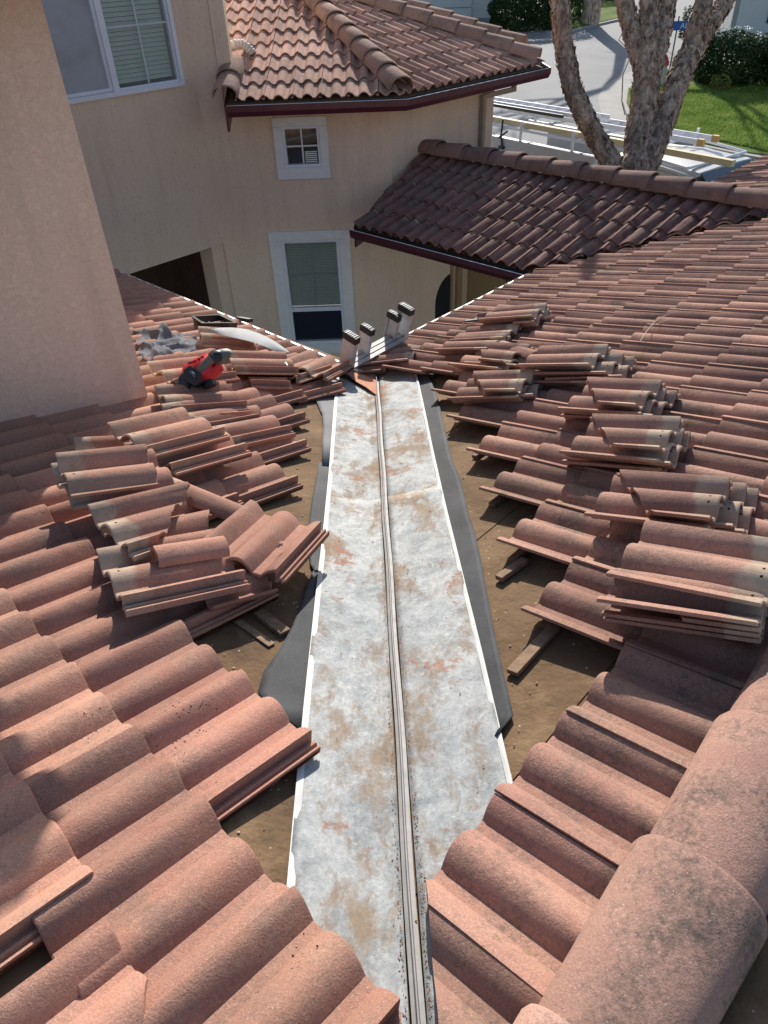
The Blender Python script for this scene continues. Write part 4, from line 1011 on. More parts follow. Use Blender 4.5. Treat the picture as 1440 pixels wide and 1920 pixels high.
# ladder
lad = empty('ladder', (-0.1, 0.2, GZ), 'aluminium extension ladder top with striped rubber caps standing at the far end of the valley', 'ladder')
LU = Vector((0.20, -0.14, 0.97)).normalized()
tops = [onz(655, 637, .38), onz(686, 622, .34), onz(741, 594, .34), onz(764, 581, .38)]
wd = (tops[3] - tops[0]); wd.z = 0; wdn = wd.normalized(); fw_ = wdn.cross(LU).normalized()
for i, p in enumerate(tops):
    big = i in (0, 3); a_, b_ = (.036, .115) if big else (.030, .10)
    mb = MB(); Ld = 3.1; sgn = 1 if i < 2 else -1
    mb.cbox(p - LU * Ld / 2, wdn * .006, fw_ * b_, LU * Ld)
    mb.cbox(p - LU * Ld / 2 + wdn * sgn * a_ / 2 + fw_ * (b_ / 2 - .003), wdn * a_, fw_ * .006, LU * Ld)
    mb.cbox(p - LU * Ld / 2 + wdn * sgn * a_ / 2 - fw_ * (b_ / 2 - .003), wdn * a_, fw_ * .006, LU * Ld); mb.obj('rail', M_alu, lad)
    mb = MB(); mb.cbox(p + LU * .012 + wdn * sgn * a_ / 2, wdn * (a_ + .02), fw_ * (b_ + .014), LU * .05); cp = mb.obj('rail_cap', M_black, lad, bevel=.006)
    mb = MB()
    for k_ in range(5 if big else 3): mb.cbox(p + LU * .039 + wdn * sgn * a_ / 2 + fw_ * ((k_ - (2 if big else 1)) * .018), wdn * (a_ + .01), fw_ * .007, LU * .004)
    mb.obj('cap_rib', plain('cap_rib_pale', (0.6, 0.6, 0.58), 0.5), cp)
for k_ in range(9):
    for (i, j, dd) in ((0, 3, .0), (1, 2, 0.0)):
        z_ = .30 + k_ * .305 + (.0 if i == 0 else .10)
        p = tops[i] - LU * z_; q = tops[j] - LU * z_; mb = MB()
        mb.cbox((p + q) / 2, q - p, fw_ * .038, LU * .026); mb.obj('rung', plain('rung_aluminium', (.42, .41, .39), .6, .2, .2, 20), lad, bevel=.004)
for dz in (0,):
    mb = MB(); p = tops[0] - LU * .22; q = tops[3] - LU * .22
    for k_ in range(3): mb.cbox((p + q) / 2 + fw_ * (.045 - k_ * .045), (q - p), fw_ * .034, LU * .012)
    mb.obj('top_step', plain('worn_aluminium', (.42, .41, .39), .6, .2, .2, 20), lad)
plank('A', (626, 690), (662, 704), 0.02, 0.008, 0.02, 'slim bright metal strip lying between the left roof corner and the ladder', M_drip, 'metal_strip', 'metal strip')

# ------------------------------------------------------------------ ground, street and everything beyond
def gz(y): return GZ if y < 12 else GZ + 0.05 * (y - 12)
def G(x, y, h=0.0):
    d = ray(x, y); p = CAM + d * ((GZ + h - CAM.z) / d.z)
    if p.y < 12: return p
    s_ = (GZ + h - .6 - CAM.z + .05 * CAM.y) / (d.z - .05 * d.y); return CAM + d * s_
def asphalt():
    m, b = new_mat('pale_asphalt', 0.85, spec=0.3); P = pos(m)
    c = mix(m, ramp(m, noise(m, P, 0.35, 5, 0.6), [(0.3, 0.0), (0.7, 1.0)]), (0.22, 0.22, 0.225), (0.30, 0.30, 0.30))
    c = mix(m, ramp(m, noise(m, P, 60, 3, 0.7), [(0.4, 0.0), (0.7, 0.35)]), c, (0.14, 0.14, 0.14))
    L(m, c, b.inputs['Base Color']); bump(m, b, noise(m, P, 80, 3), 0.4, 0.01); return m
def leafy(m, b, col, k):
    tr_ = nd(m, 'ShaderNodeBsdfTranslucent'); mx = nd(m, 'ShaderNodeMixShader'); mx.inputs[0].default_value = k
    L(m, col, tr_.inputs[0]); L(m, b.outputs[0], mx.inputs[1]); L(m, tr_.outputs[0], mx.inputs[2])
    L(m, mx.outputs[0], m.node_tree.nodes['Material Output'].inputs[0])
def lawn_mat():
    m, b = new_mat('lawn', 0.9, spec=0.2); P = pos(m)
    c = mix(m, ramp(m, noise(m, P, 1.3, 5, 0.65), [(0.35, 0.0), (0.65, 1.0)]), (0.12, 0.22, 0.035), (0.26, 0.35, 0.09))
    c = mix(m, ramp(m, noise(m, P, 22, 4, 0.7), [(0.45, 0.0), (0.75, 0.6)]), c, (0.30, 0.34, 0.12))
    L(m, c, b.inputs['Base Color']); bump(m, b, noise(m, P, 30, 4), 0.5, 0.03); leafy(m, b, c, .45); return m
M_asph = asphalt(); M_lawn = lawn_mat(); M_conc = plain('concrete', (0.36, 0.34, 0.31), 0.9, 0, 0.12, 2.5, 0.3)
mb = MB(); ys = [-40, 12, 200]; mb.add([(-90, -40, GZ), (160, -40, GZ), (160, 12, GZ), (-90, 12, GZ), (160, 220, gz(220)), (-90, 220, gz(220))], [(0, 1, 2, 3), (3, 2, 4, 5)])
o = mb.obj('road', M_asph); o['kind'] = 'structure'
def patch(name, px, h, mat, extra=(), kind='structure', lift=0.0):
    pts = [G(*p, h) for p in px] + [Vector((x, y, gz(y) + h)) for x, y in extra]
    mb = MB(); mb.prism(pts, (0, 0, -h - .02)); o = mb.obj(name, mat); o['kind'] = kind; return o
patch('pavement', [(1198, 128), (1160, 143), (1132, 162), (1121, 183), (1126, 212), (1150, 240), (1190, 262), (1260, 282), (1360, 305), (1440, 318), (1440, 250), (1200, 150)], 0.006, M_conc)
patch('kerb', [(1196, 150), (1180, 160), (1170, 172), (1168, 190), (1175, 212), (1200, 237), (1250, 256), (1310, 272), (1385, 288), (1445, 298), (1445, 240), (1215, 160)], 0.11, M_conc)
patch('lawn', [(1200, 153), (1186, 162), (1177, 173), (1175, 190), (1183, 209), (1206, 231), (1255, 250), (1312, 266), (1387, 282), (1445, 291), (1560, 300), (1700, 190), (1500, 130), (1370, 118), (1250, 130)], 0.14, M_lawn)
patch('kerb', [(870, 62), (930, 72), (1000, 77), (1036, 74), (1062, 60), (1120, 45), (1185, 30), (1185, -20), (800, -20)], 0.10, M_conc)
patch('lawn', [(1062, 56), (1120, 42), (1183, 27), (1183, -20), (1062, -20), (1060, 30)], 0.13, M_lawn)
patch('driveway', [(880, 62), (930, 68), (1000, 73), (1034, 70), (1010, 48), (950, 36), (880, 34)], 0.106, plain('old_concrete', (0.17, 0.165, 0.16), 0.9, 0, 0.2, 2))
# grass blades on the right lawn
def blades(px_poly, n, name, label, seed):
    r = random.Random(seed); q = [G(*p, .14) for p in px_poly]; mb = MB(); vs = []; fs = []
    for i in range(n):
        a, b_ = r.random(), r.random(); p = (q[0] * (1-a) + q[1] * a) * (1-b_) + (q[3] * (1-a) + q[2] * a) * b_
        h_ = r.uniform(.04, .11); w_ = r.uniform(.01, .02); t = r.uniform(0, 6.28); e = Vector((math.cos(t), math.sin(t), 0)) * w_
        k = len(vs); vs += [p - e, p + e, p + Vector((r.uniform(-.04, .04), r.uniform(-.04, .04), h_))]; fs.append((k, k+1, k+2))
    mb.add(vs, fs); o = mb.obj(name, M_lawn); setp(o, label, 'grass', kind='stuff')
blades([(1230, 165), (1440, 160), (1440, 285), (1240, 240)], 42000, 'grass', 'sunlit short green lawn grass beside the kerb and hedge', 3)
blades([(1178, 168), (1230, 165), (1240, 240), (1190, 208)], 6000, 'grass', 'strip of lawn grass at the kerb corner behind the big trunks', 4)

def leafmat(name, c, c2):
    m, b = new_mat(name, 0.7, spec=0.15); R = noise(m, pos(m), 3.0, 4)
    cc_ = mix(m, ramp(m, R, [(0.35, 0.0), (0.65, 1.0)]), c, c2); L(m, cc_, b.inputs['Base Color']); leafy(m, b, cc_, .3); return m
M_leafd = leafmat('dark_leaves', (0.02, 0.045, 0.012), (0.05, 0.09, 0.025)); M_leafy = leafmat('yellow_leaves', (0.25, 0.26, 0.06), (0.14, 0.2, 0.05))
def bush(c, rad, n, name, label, mat, seed, leaf=.07, cat='shrub', squ=3.0):
    r = random.Random(seed); mb = MB(); c = Vector(c); rad = Vector(rad); vs = []; fs = []
    for i in range(n):
        while True:
            d = Vector((r.uniform(-1, 1), r.uniform(-1, 1), r.uniform(-1, 1)))
            e = (abs(d.x) ** squ + abs(d.y) ** squ + abs(d.z) ** squ) ** (1 / squ)
            if .3 < e < 1: break
        if e < .8 and r.random() < .6: d = d / e * r.uniform(.86, 1.02)
        lump = 1 + .10 * math.sin(d.x * 5 + seed) * math.cos(d.y * 6) + .05 * math.sin(d.z * 9 + d.x * 7)
        p = c + Vector((d.x * rad.x, d.y * rad.y, d.z * rad.z)) * lump
        a = Vector((r.gauss(0, 1), r.gauss(0, 1), r.gauss(0, 1))).normalized(); b_ = a.orthogonal().normalized(); s_ = leaf * r.uniform(.6, 1.3)
        k = len(vs); vs += [p - a * s_, p + b_ * s_ * .45, p + a * s_, p - b_ * s_ * .45]; fs.append((k, k+1, k+2, k+3))
    root = empty(name, (c.x, c.y, c.z - rad.z), label, cat)
    mb.add(vs, fs); mb.obj('foliage', mat, root)
    mb = MB()
    for i in range(7):
        t = r.uniform(0, 6.28); b0 = Vector((c.x, c.y, c.z - rad.z)); mb.tube([b0 + Vector((math.cos(t) * rad.x * .3, math.sin(t) * rad.y * .3, 0)), c + Vector((math.cos(t) * rad.x * .6, math.sin(t) * rad.y * .6, rad.z * .3))], .03, 5)
    mb.obj('stem', M_wood, root); return root
hb = G(1400, 178)
hx = Vector((.93, -.37, 0))
bush(hb + Vector((-.3, 1.3, .95)), (1.15, 1.1, .85), 9000, 'hedge', 'rounded dark shrub with pale leaf tips at the left end of the hedge', M_leafd, 1)
bush(hb + Vector((1.9, .9, .95)), (1.3, 1.1, .85), 9000, 'hedge', 'clipped dark hedge block before the white house wall', M_leafd, 2)
bush(hb + Vector((4.3, .4, .95)), (1.6, 1.1, .85), 7000, 'hedge', 'clipped dark hedge block cut by the right edge of the photo', M_leafd, 3)
bush(hb + Vector((-.9, .4, .3)), (.35, .3, .35), 900, 'shrub', 'tiny yellow-green shrub at the foot of the rounded shrub', M_leafy, 5, .05)
mb = MB(); vs = []; fs = []; r9 = random.Random(9); c9 = hb + Vector((-.3, 1.3, .95))
for i in range(260):
    t = r9.uniform(0, 6.28); e = r9.uniform(.1, 1) ** .5; p = c9 + Vector((math.cos(t) * e * 1.1, math.sin(t) * e * 1.0, 1.02 * math.sqrt(max(0, 1 - .7 * e * e)) + .03)); a = Vector((r9.gauss(0, 1), r9.gauss(0, 1), .3)).normalized() * .04; b_ = a.orthogonal().normalized() * .02
    k = len(vs); vs += [p - a, p + b_, p + a, p - b_]; fs.append((k, k+1, k+2, k+3))
mb.add(vs, fs); o = mb.obj('pale_leaf_tips', plain('pale_tips', (0.5, 0.52, 0.42), 0.4)); setp(o, 'pale leaf tips over the rounded dark shrub', 'leaves', kind='stuff')  # small pale leaf quads scattered over the top of the shrub
b1 = G(985, 60); bush(b1 + Vector((0, .5, .8)), (1.9, 1.4, 1.2), 8000, 'shrub', 'dark green bush beside the far driveway and white garage', M_leafd, 11, .1)
b1 = G(1030, 52); bush(b1 + Vector((.2, 1.5, 1.3)), (2.0, 1.3, 1.9), 7000, 'shrub', 'tall dark bush left of the street tree trunk', M_leafd, 12, .1)
b1 = G(1180, 12); bush(b1 + Vector((-1.5, 2.5, .9)), (2.2, 1.0, 1.0), 5000, 'shrub', 'low dark shrub on the far lawn right of the street tree', M_leafd, 13, .1)
b1 = G(1358, 100); bush(b1 + Vector((-.1, 4.5, .6)), (.35, .35, .9), 900, 'shrub', 'thin upright shrub at the left corner of the white house', M_leafd, 14, .07)
b1 = G(950, 512); bush(Vector((2.45, 5.3, -1.1)), (.4, .3, .5), 1800, 'shrub', 'small leafy plant glimpsed beside the entry porch under the dark roof', M_leafy, 15, .04)

# white house on the right
wh = empty('house', G(1365, 95), 'white walled house at the top right with a dark shutter', 'house')
M_wh = plain('white_siding', (0.50, 0.52, 0.50), 0.8, 0, 0.04, 3, .15); M_shut = plain('dark_shutter', (0.02, 0.022, 0.028), 0.6, 0, .2)
w0 = G(1361, 92); wd_ = Vector((.97, -.24, 0)); wn_ = Vector((-.24, -.97, 0))
def wp(s_, z, d=0): return w0 + wd_ * s_ + wn_ * d + Vector((0, 0, z))
wall_with_holes('wall', w0 + Vector((0, 0, -.5)), wd_, 10, 0, 3.3, [(2.05, 3.6, 1.45, 3.1)], .2, M_wh, wh, -wn_)
mb = MB(); mb.box(wp(0, -.5), -wn_ * 8, wd_ * .2, (0, 0, 3.3)); mb.obj('wall', M_wh, wh)
for s0_ in (1.45,):
    mb = MB(); mb.box(wp(s0_, .95), wd_ * .52, wn_ * .05, (0, 0, 1.7))
    for k in range(20): mb.box(wp(s0_ + .04, 1.0 + k * .082, .05), wd_ * .44, wn_ * .02, (0, 0, .05))
    mb.obj('shutter', M_shut, wh)
mb = MB(); ring(mb, lambda s_, z, d: wp(s_, z, d), 2.05, 3.6, .95, 2.6, .06, -.05, .03); mb.obj('window_frame', M_white, wh)
mb = MB(); mb.box(wp(2.05, .95, -.08), wd_ * 1.55, -wn_ * .02, (0, 0, 1.65)); mb.obj('glass', glass_mat('blue_glass', (.12, .15, .2)), wh)
# far white house, top centre
fh = empty('house', G(900, 34), 'far white garage wall at the top edge behind the dark bush', 'house')
g_ = G(935, 36); mb = MB(); mb.box(g_ + Vector((0, 0, -.3)), (-9, 1.2, 0), (0, 4, 0), (0, 0, 5)); mb.obj('wall', M_wh, fh)
mb = MB(); mb.box(g_ + Vector((-.25, -.06, -.3)), (-.12, 0, 0), (0, .1, 0), (0, 0, 5)); mb.obj('downspout', M_flash, fh)
for k in range(4):
    mb = MB(); mb.box(g_ + Vector((-1.6, .10, .1 + k * .55)), (-3, .4, 0), (0, .05, 0), (0, 0, .5)); mb.obj('garage_panel', M_wh, fh)

# fire hydrant
hyd = empty('fire_hydrant', G(1238, 166), 'pale fire hydrant with a red top on the lawn corner behind the trunks', 'hydrant')
hb_ = G(1238, 166); M_hyd = plain('pale_paint', (0.45, 0.47, 0.42), .5); sc = 1.15
mb = MB(); mb.tube([hb_, hb_ + Vector((0, 0, .08 * sc))], [.17, .17], 14); mb.tube([hb_ + Vector((0, 0, .08 * sc)), hb_ + Vector((0, 0, .60 * sc)), hb_ + Vector((0, 0, .66 * sc))], [.11, .11, .15], 14); mb.obj('barrel', M_hyd, hyd)
mb = MB(); mb.tube([hb_ + Vector((0, 0, .66 * sc)), hb_ + Vector((0, 0, .74 * sc)), hb_ + Vector((0, 0, .86 * sc)), hb_ + Vector((0, 0, .95 * sc))], [.16, .15, .09, .03], 14); mb.obj('bonnet', plain('red_paint', (.5, .04, .03), .45), hyd)
for dx in (-1, 1):
    mb = MB(); mb.tube([hb_ + Vector((0, 0, .5 * sc)), hb_ + Vector((.2 * dx, -.05, .5 * sc))], [.06, .07], 10); mb.obj('outlet_cap', M_hyd, hyd)
# street sign
sg = empty('street_sign', G(1252, 150), 'blue street name sign on a thin pole partly hidden by the central trunk', 'sign')
p_ = G(1252, 150); dd_ = (p_ - CAM).dot(AF); q_ = CAM + ray(1252, 42) * dd_ * 1.0
pt = Vector((p_.x, p_.y, q_.z + .3)); mb = MB(); mb.tube([p_, pt], .03, 8); mb.obj('pole', M_flash, sg)
q_ = Vector((p_.x, p_.y - .04, pt.z - .45)); mb = MB(); mb.box(q_ + Vector((-.45, 0, 0)), (1.0, -.1, 0), (0, .02, 0), (0, 0, .30)); bd = mb.obj('blade', plain('sign_blue', (.01, .09, .33), .4), sg)
fc = bpy.data.curves.new('lettering', 'FONT'); fc.body = 'ALM'; fc.size = .26; fc.extrude = .002; fc.align_x = 'LEFT'
fo = bpy.data.objects.new('lettering', fc); fo.matrix_basis = Matrix.Translation(q_ + Vector((.06, -.085, .06))) @ Matrix.Rotation(math.radians(-5.7), 4, 'Z') @ Matrix.Rotation(math.pi / 2, 4, 'X')
fc.materials.append(M_white); COL.objects.link(fo); bpy.context.view_layer.update()
lme = bpy.data.meshes.new_from_object(fo); lo_ = bpy.data.objects.new('lettering', lme); lo_.matrix_basis = fo.matrix_basis.copy(); bpy.data.objects.remove(fo); link(lo_, bd)

# ------------------------------------------------------------------ work truck with ladder rack
DF = Vector((.562, -.827, 0)); DS = Vector((.827, .562, 0)); O_ = Vector((6.35, 8.35, 0.30)) - DF * 0.7
def tr(f, s_, z): return O_ + DF * f + DS * s_ + Vector((0, 0, z))
truck = empty('work_truck', tr(-1.5, 0, GZ), 'white work truck parked behind the dark roof with a white ladder rack', 'truck')
M_car = plain('white_car_paint', (0.50, 0.52, 0.54), .3, 0, .03); M_carg = glass_mat('car_glass', (.02, .045, .06), .04)
def sweep(mb, secs, mi=0, smooth=True):
    n = len(secs[0]); vs = [p for s_ in secs for p in s_]
    fs = [(j*n+i, j*n+(i+1) % n, (j+1)*n+(i+1) % n, (j+1)*n+i) for j in range(len(secs)-1) for i in range(n)]
    mb.add(vs, fs, mi, smooth); mb.add(secs[0], [list(range(n))[::-1]], mi); mb.add(secs[-1], [list(range(n))], mi)
def sec(f, hw_, z0, z1, r_=.12):
    return [tr(f, -hw_, z0), tr(f, -hw_, z1 - r_), tr(f, -hw_ + r_ * .3, z1 - r_ * .3), tr(f, -hw_ + r_, z1), tr(f, 0, z1 + .02), tr(f, hw_ - r_, z1), tr(f, hw_ - r_ * .3, z1 - r_ * .3), tr(f, hw_, z1 - r_), tr(f, hw_, z0)]
mb = MB(); sweep(mb, [sec(-4.6, .92, -2.3, -1.62), sec(-2.0, .95, -2.3, -1.62), sec(1.5, .95, -2.4, -1.62), sec(2.6, .93, -2.4, -1.66), sec(3.1, .85, -2.35, -1.8)]); mb.obj('body', M_car, truck)
mb = MB(); sweep(mb, [sec(-1.25, .78, -1.64, -1.0, .16), sec(-1.0, .80, -1.64, -.94, .18), sec(-.1, .80, -1.64, -.88, .2), sec(.75, .78, -1.0, -.95, .04)]); mb.obj('cab_roof', M_car, truck)
mb = MB(); mb.prism([tr(.74, -.72, -.98), tr(.74, .72, -.98), tr(1.62, .84, -1.60), tr(1.62, -.84, -1.60)], Vector((0, 0, .02))); mb.obj('windshield', M_carg, truck)
for s_ in (-1, 1):
    mb = MB(); mb.prism([tr(-1.1, s_ * .80, -1.6), tr(-1.05, s_ * .80, -1.12), tr(.65, s_ * .80, -1.10), tr(1.30, s_ * .86, -1.58)], DS * s_ * .02); mb.obj('side_window', M_carg, truck)
    mb = MB(); mb.tube([tr(-1.3, s_ * .80, -1.02), tr(-.2, s_ * .82, -.96), tr(.65, s_ * .80, -1.04), tr(1.1, s_ * .84, -1.28), tr(1.55, s_ * .90, -1.58)], .035, 8); mb.obj('roof_rail', M_car, truck)
    for f in (-3.6, 2.15):
        mb = MB(); c_ = tr(f, s_ * .80, -2.56); mb.tube([c_ - DS * .11, c_ + DS * .11], .44, 20); wh_ = mb.obj('wheel', M_black, truck); mb = MB(); mb.tube([c_ - DS * .115, c_ + DS * .115], .19, 14); mb.obj('rim', M_alu, wh_)
    mb = MB(); mb.box(tr(3.06, s_ * .62 - .12, -2.05), DF * .06, DS * .24, (0, 0, .16)); mb.obj('headlight', M_white, truck)
    mb = MB(); mb.cbox(tr(1.5, s_ * 1.05, -1.5), DF * .08, DS * .2, (0, 0, .16)); mb.obj('mirror', M_blk, truck)
M_ucap = plain('cap_white', (.42, .43, .44), .5, 0, .06)
for s_ in (-.92, .80):
    mb = MB(); mb.box(tr(-4.2, s_, -1.62), DF * 2.8, DS * .12, (0, 0, .62)); mb.obj('side_box', M_ucap, truck)
mb = MB(); mb.box(tr(-4.6, -.8, -1.62), DF * 3.2, DS * 1.6, (0, 0, .02)); mb.obj('bed_floor', plain('bed_grey', (.16, .16, .165), .7), truck)
rack = empty('ladder_rack', tr(-2, 0, -.5), 'white tubular ladder rack bolted above the work truck', 'rack')
def rb(a, b, w_=.05, name='rack_bar', mat=M_white, par=rack):
    mb = MB(); mb.tube([a, b], w_ / 2, 8); return mb.obj(name, mat, par)
zr = -.80
for s_ in (-.88, .88):
    rb(tr(-4.9, s_, zr), tr(-.6, s_, zr)); rb(tr(-.6, s_, zr), tr(.55, s_ * 1.0, zr - .10)); rb(tr(-4.9, s_, zr - .22), tr(-.2, s_, zr - .20), .04)
    for f in (-4.7, -3.4, -2.0, -.5): rb(tr(f, s_, zr + .16), tr(f, s_, -1.05), .06, 'rack_post')
for f in (-4.7, -3.4, -2.0, -.6, .55): rb(tr(f, -.88, zr - (.1 if f > 0 else 0)), tr(f, .88, zr - (.1 if f > 0 else 0)), .05)
mb = MB(); mb.box(tr(-5.6, -.80, zr + .03), DF * 6.9, DS * .11, (0, 0, .10)); o = mb.obj('timber_beam', plain('pale_timber', (.55, .48, .28), .7, 0, .1, 4), None, tr(-2, -.8, zr)); setp(o, 'long pale yellow timber beam lying along the near side of the ladder rack', 'timber')
l2 = empty('ladder', tr(-2, .3, zr + .1), 'white ladder with pale yellow end caps lying flat on the truck rack', 'ladder')
for s_ in (.18, .62):
    mb = MB(); mb.box(tr(-4.9, s_, zr + .04), DF * 4.9, DS * .035, (0, 0, .09)); mb.obj('rail', M_white, l2)
    mb = MB(); mb.box(tr(-.02, s_ - .02, zr + .03), DF * .12, DS * .08, (0, 0, .11)); mb.obj('end_cap', plain('amber_cap', (.5, .3, .08), .5), l2)
for k in range(16):
    mb = MB(); mb.tube([tr(-4.8 + k * .3, .2, zr + .085), tr(-4.8 + k * .3, .64, zr + .085)], .02, 6); mb.obj('rung', M_white, l2)
l3 = empty('ladder', tr(-3.5, .5, zr + .2), 'second shorter ladder stacked on the rear of the truck rack', 'ladder')
for s_ in (.10, .48):
    mb = MB(); mb.box(tr(-5.9, s_, zr + .15), DF * 3.6, DS * .03, (0, 0, .08)); mb.obj('rail', M_white, l3)
for k in range(12):
    mb = MB(); mb.tube([tr(-5.8 + k * .3, .11, zr + .19), tr(-5.8 + k * .3, .49, zr + .19)], .018, 6); mb.obj('rung', M_white, l3)
mb = MB(); mb.box(tr(-5.3, -.02, zr + .14), DF * 2.2, DS * .05, (0, 0, .06)); o = mb.obj('pole_tool', M_blk, None, tr(-4, 0, zr)); setp(o, 'black pole tool strapped beside the ladders on the truck rack', 'tool')
mb = MB(); mb.tube([tr(-3.9, -.92, zr + .15), tr(-3.9, -.95, zr - .15), tr(-3.85, -.95, zr - .35)], .02, 6); mb.tube([tr(-3.95, -.97, zr - .2), tr(-3.7, -.97, zr - .05)], .02, 6); mb.cbox(tr(-3.87, -.95, zr - .38), DF * .14, DS * .05, (0, 0, .06)); o = mb.obj('strap', M_blk, None, tr(-3.9, -.95, zr)); setp(o, 'black ratchet strap hanging from the near side of the rack', 'strap')

# ------------------------------------------------------------------ trees
def bark():
    m, b = new_mat('peeling_bark', 0.95, spec=0.15); P = pos(m)
    mp = nd(m, 'ShaderNodeMapping'); mp.inputs['Scale'].default_value = (1, 1, .35); L(m, P, mp.inputs[0]); Q = mp.outputs[0]
    c = mix(m, ramp(m, noise(m, Q, 10, 6, .7, .6), [(0.38, 0.0), (0.62, 1.0)]), (0.20, 0.125, 0.09), (0.72, 0.54, 0.41))
    c = mix(m, ramp(m, noise(m, Q, 26, 4, .7), [(0.5, 0.0), (0.75, .7)]), c, (0.80, 0.66, 0.53))
    L(m, c, b.inputs['Base Color']); n1 = bump(m, b, noise(m, Q, 12, 6, .75, .8), 1.0, 0.06); bump(m, b, noise(m, Q, 60, 4), .6, .01, n1); return m
M_bark = bark()
def flakes(mb, pts, rad, n, r, size=.05):
    for i in range(n):
        t = r.uniform(0, len(pts) - 1.001); k = int(t); f = t - k
        p = pts[k].lerp(pts[k+1], f); rd = rad[k] + (rad[k+1] - rad[k]) * f; ax_ = (pts[k+1] - pts[k]).normalized()
        u_ = ax_.orthogonal().normalized(); v_ = ax_.cross(u_); a = r.uniform(0, 6.283); o_ = (u_ * math.cos(a) + v_ * math.sin(a)); tg = ax_.cross(o_)
        c_ = p + o_ * (rd * 1.0); h_ = size * r.uniform(.5, 1.6); w_ = size * r.uniform(.3, .9); lift = r.uniform(.004, .035); sk = tg * r.uniform(-.5, .5) * h_
        sgn = 1 if r.random() < .6 else -1
        b0 = c_ - ax_ * h_ * sgn
        mb.add([b0 - tg * w_, b0 + tg * w_, c_ + tg * w_ * .9 + o_ * lift * .4 + sk * .5, c_ - tg * w_ * .8 + o_ * lift * .5 + sk * .5, c_ + ax_ * h_ * sgn * .9 + tg * w_ * .4 + o_ * lift + sk, c_ + ax_ * h_ * sgn * .6 - tg * w_ * .6 + o_ * lift + sk], [(0, 1, 2, 3), (3, 2, 4, 5)], 0, False)
def limb(mb, pts, rad, n=20, seg=16, r=None, rough=.13):
    """curved, gnarled limb through pts"""
    from mathutils import noise as ns
    P_ = []; R_ = []
    for k in range(len(pts) - 1):
        p0 = pts[max(k-1, 0)]; p1 = pts[k]; p2 = pts[k+1]; p3 = pts[min(k+2, len(pts)-1)]
        for i in range(seg):
            t = i / seg; P_.append(.5 * ((2*p1) + (p2-p0)*t + (2*p0-5*p1+4*p2-p3)*t*t + (3*p1-p0-3*p2+p3)*t**3)); R_.append(rad[k] + (rad[k+1]-rad[k]) * t)
    P_.append(pts[-1]); R_.append(rad[-1]); vs = []; prev = None
    for i, p in enumerate(P_):
        d = (P_[min(i+1, len(P_)-1)] - P_[max(i-1, 0)]).normalized(); u_ = d.orthogonal().normalized() if prev is None else (prev - d * prev.dot(d)).normalized(); prev = u_; v_ = d.cross(u_)
        for k in range(n):
            a = 2 * math.pi * k / n; dr = u_ * math.cos(a) + v_ * math.sin(a); q = p + dr * R_[i]
            nn_ = ns.noise(Vector((q.x * 7, q.y * 7, q.z * 3))) + .6 * ns.noise(Vector((q.x * 20, q.y * 20, q.z * 8)))
            vs.append(p + dr * R_[i] * (1 + rough * nn_))
    mb.add(vs, [(i*n+k, i*n+(k+1) % n, (i+1)*n+(k+1) % n, (i+1)*n+k) for i in range(len(P_)-1) for k in range(n)], 0, True)
    return P_, R_
D0 = 9.9
def tp(x, y, d=D0): return CAM + ray(x, y) * d
big = empty('tree', (3.75, 5.6, GZ), 'large bare multi-trunk tree with peeling brown bark rising behind the dark roof', 'tree')
pm = D0 / F
rT = random.Random(21)
base_ = tp(1185, 335); foot = Vector((base_.x - .02, base_.y + .1, GZ))
def W(px): return px * pm / 2 * 0.88
defs = {
 'trunk': ([foot, (foot + base_) / 2 + Vector((.03, 0, 0)), base_, tp(1190, 312)], [.36, .30, W(66), W(54)]),
 'left_limb': ([tp(1186, 345), tp(1158, 318), tp(1124, 268), tp(1094, 214, 9.7), tp(1074, 165, 9.65), tp(1061, 110, 9.6), tp(1053, 55, 9.5), tp(1050, 0, 9.4), tp(1045, -160, 9.2), tp(1010, -420, 9)], [W(40), W(38), W(36), W(35), W(33), W(33), W(32), W(33), W(28), W(18)]),
 'middle_limb': ([tp(1190, 340), tp(1196, 270), tp(1206, 205), tp(1212, 150), tp(1216, 90), tp(1218, 20), tp(1222, -120), tp(1250, -420)], [W(58), W(54), W(52), W(50), W(50), W(36), W(32), W(18)]),
 'forked_limb': ([tp(1216, 150), tp(1232, 90), tp(1243, 40, 10), tp(1250, 0, 10), tp(1262, -120, 10), tp(1290, -400, 10.3)], [W(40), W(40), W(38), W(34), W(28), W(14)]),
 'side_limb': ([tp(1206, 130), tp(1190, 75), tp(1178, 30), tp(1170, 0), tp(1150, -120), tp(1120, -360)], [W(34), W(33), W(32), W(28), W(24), W(14)]),
 'right_limb': ([tp(1198, 340), tp(1222, 285), tp(1244, 225, 10), tp(1264, 170, 10.05), tp(1284, 120, 10.1), tp(1318, 65, 10.2), tp(1350, 20, 10.3), tp(1368, -10, 10.4), tp(1440, -120, 10.6), tp(1560, -340, 11)], [W(48), W(48), W(46), W(45), W(46), W(34), W(32), W(30), W(26), W(14)]),
 'upper_limb': ([tp(1280, 135, 10.1), tp(1296, 85, 10.1), tp(1310, 40, 10.1), tp(1320, 0, 10.1), tp(1335, -100, 10), tp(1355, -330, 10)], [W(38), W(34), W(32), W(30), W(24), W(12)])}
for nm, (pts, rad) in defs.items():
    mb = MB(); P_, R_ = limb(mb, pts, rad, r=rT); mb.obj('trunk' if nm == 'trunk' else 'limb', M_bark, big)
    mb = MB(); vis = [(p, r_) for p, r_ in zip(P_, R_) if inview(p, 60)]
    if len(vis) > 3:
        flakes(mb, [p for p, _ in vis], [r_ for _, r_ in vis], int(len(vis) * 16), rT, .055); fo = mb.obj('bark_flakes', M_bark, big); fo['kind'] = 'stuff'
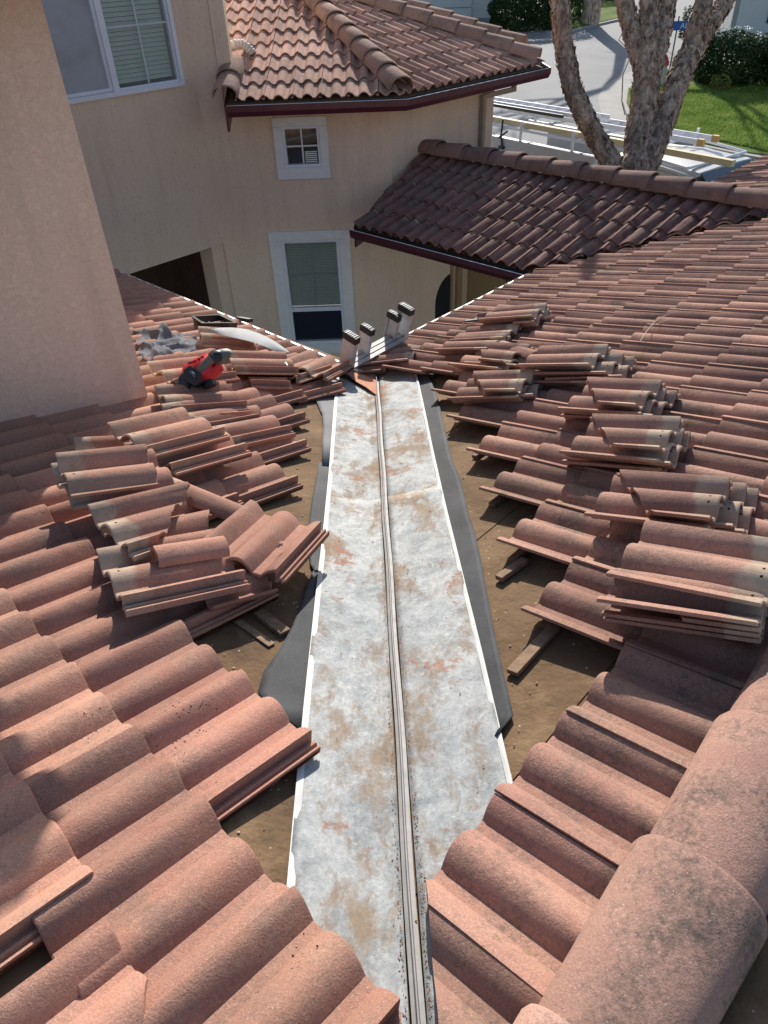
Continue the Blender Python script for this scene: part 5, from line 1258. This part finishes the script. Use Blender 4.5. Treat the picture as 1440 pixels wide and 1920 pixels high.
# (dry vine) by the middle trunk
mb = MB(); mb.tube([tp(1178, 60, 9.6), tp(1185, 100, 9.6), tp(1168, 140, 9.6), tp(1166, 190, 9.6), tp(1172, 215, 9.6)], .008, 5); mb.tube([tp(1185, 100, 9.6), tp(1160, 75, 9.6), tp(1185, 30, 9.6)], .006, 5); o = mb.obj('twig', M_bark, big)
# street tree: its trunk stands at the far kerb and its shadow crosses the road
def stree(base, h, r0, seed, label):
    r = random.Random(seed); root = empty('tree', base, label, 'tree'); mbt = MB(); base = Vector(base)
    limb(mbt, [base - Vector((0, 0, .2)), base + Vector((.05, 0, h * .12)), base + Vector((.1, 0, h * .26))], [r0 * 1.25, r0, r0 * .9], 12, 6); mbt.obj('trunk', M_bark, root)
    mbb = MB()
    def grow(p, d, L_, rad, lv):
        pts = [p]; q = p.copy(); dd = d.copy()
        for i in range(3):
            dd = (dd + Vector((r.gauss(0, .13), r.gauss(0, .13), r.gauss(.03, .08)))).normalized(); q = q + dd * L_ / 3; pts.append(q.copy())
        mbb.tube(pts, [rad, rad * .85, rad * .7, rad * .55], 6 if lv > 1 else 9)
        if lv < 5:
            for k in range(2 if lv < 1 else 3):
                a = r.uniform(.3, .75); ax_ = Vector((r.gauss(0, 1), r.gauss(0, 1), r.gauss(0, .4))).normalized(); nd_ = (Matrix.Rotation(a, 3, ax_) @ dd).normalized()
                grow(pts[r.choice((2, 3)) if lv else 3], nd_, L_ * r.uniform(.62, .85), rad * .55, lv + 1)
    top_ = base + Vector((.1, 0, h * .26))
    for k in range(3):
        a = k * 2.1 + .6; grow(top_, Vector((math.cos(a) * .42, math.sin(a) * .42, 1)).normalized(), h * .26, r0 * .62, 0)
    mbb.obj('branches', M_bark, root)
stree(G(1105, 48), 17, .42, 4, 'bare street tree on the far lawn whose branch shadow crosses the road')

# ------------------------------------------------------------------ flexible duct on the far upper roof
dpts = [onpl(*q, Vector((0, -T2, 1)), g0.z - T2 * g0.y + h_) for q, h_ in (((420, 96), .10), (430, 88), (444, 83), (458, 86), (470, 96), (474, 102))] if False else []
nU = Vector((0, -T2, 1)); oU = g0.z - T2 * g0.y
for (x_, y_, h_) in ((418, 97, .08), (428, 90, .13), (440, 84, .17), (452, 83, .17), (463, 88, .14), (471, 97, .09), (474, 103, .06)): dpts.append(onpl(x_, y_, nU, oU + h_))
P_ = []; R_ = []
for k in range(len(dpts) - 1):
    for i in range(8):
        P_.append(dpts[k].lerp(dpts[k+1], i / 8)); R_.append(.052 + .007 * math.sin((k * 8 + i) * math.pi / 2))
mb = MB(); mb.tube(P_, R_, 12); o = mb.obj('flexible_duct', plain('duct_white', (.58, .55, .50), .7, 0, .12, 30), None, dpts[0]); setp(o, 'bent white ribbed flexible duct lying on the left end of the far upper roof', 'duct')
mb = MB(); mb.tube([dpts[-1] + Vector((0, 0, -.02)), dpts[-1] + Vector((-.10, -.12, -.06)), dpts[-1] + Vector((-.16, -.10, -.06))], .018, 6); o = mb.obj('duct_clamp', M_flash, None, dpts[-1]); setp(o, 'small metal clamp lying just below the white ribbed duct', 'clamp')
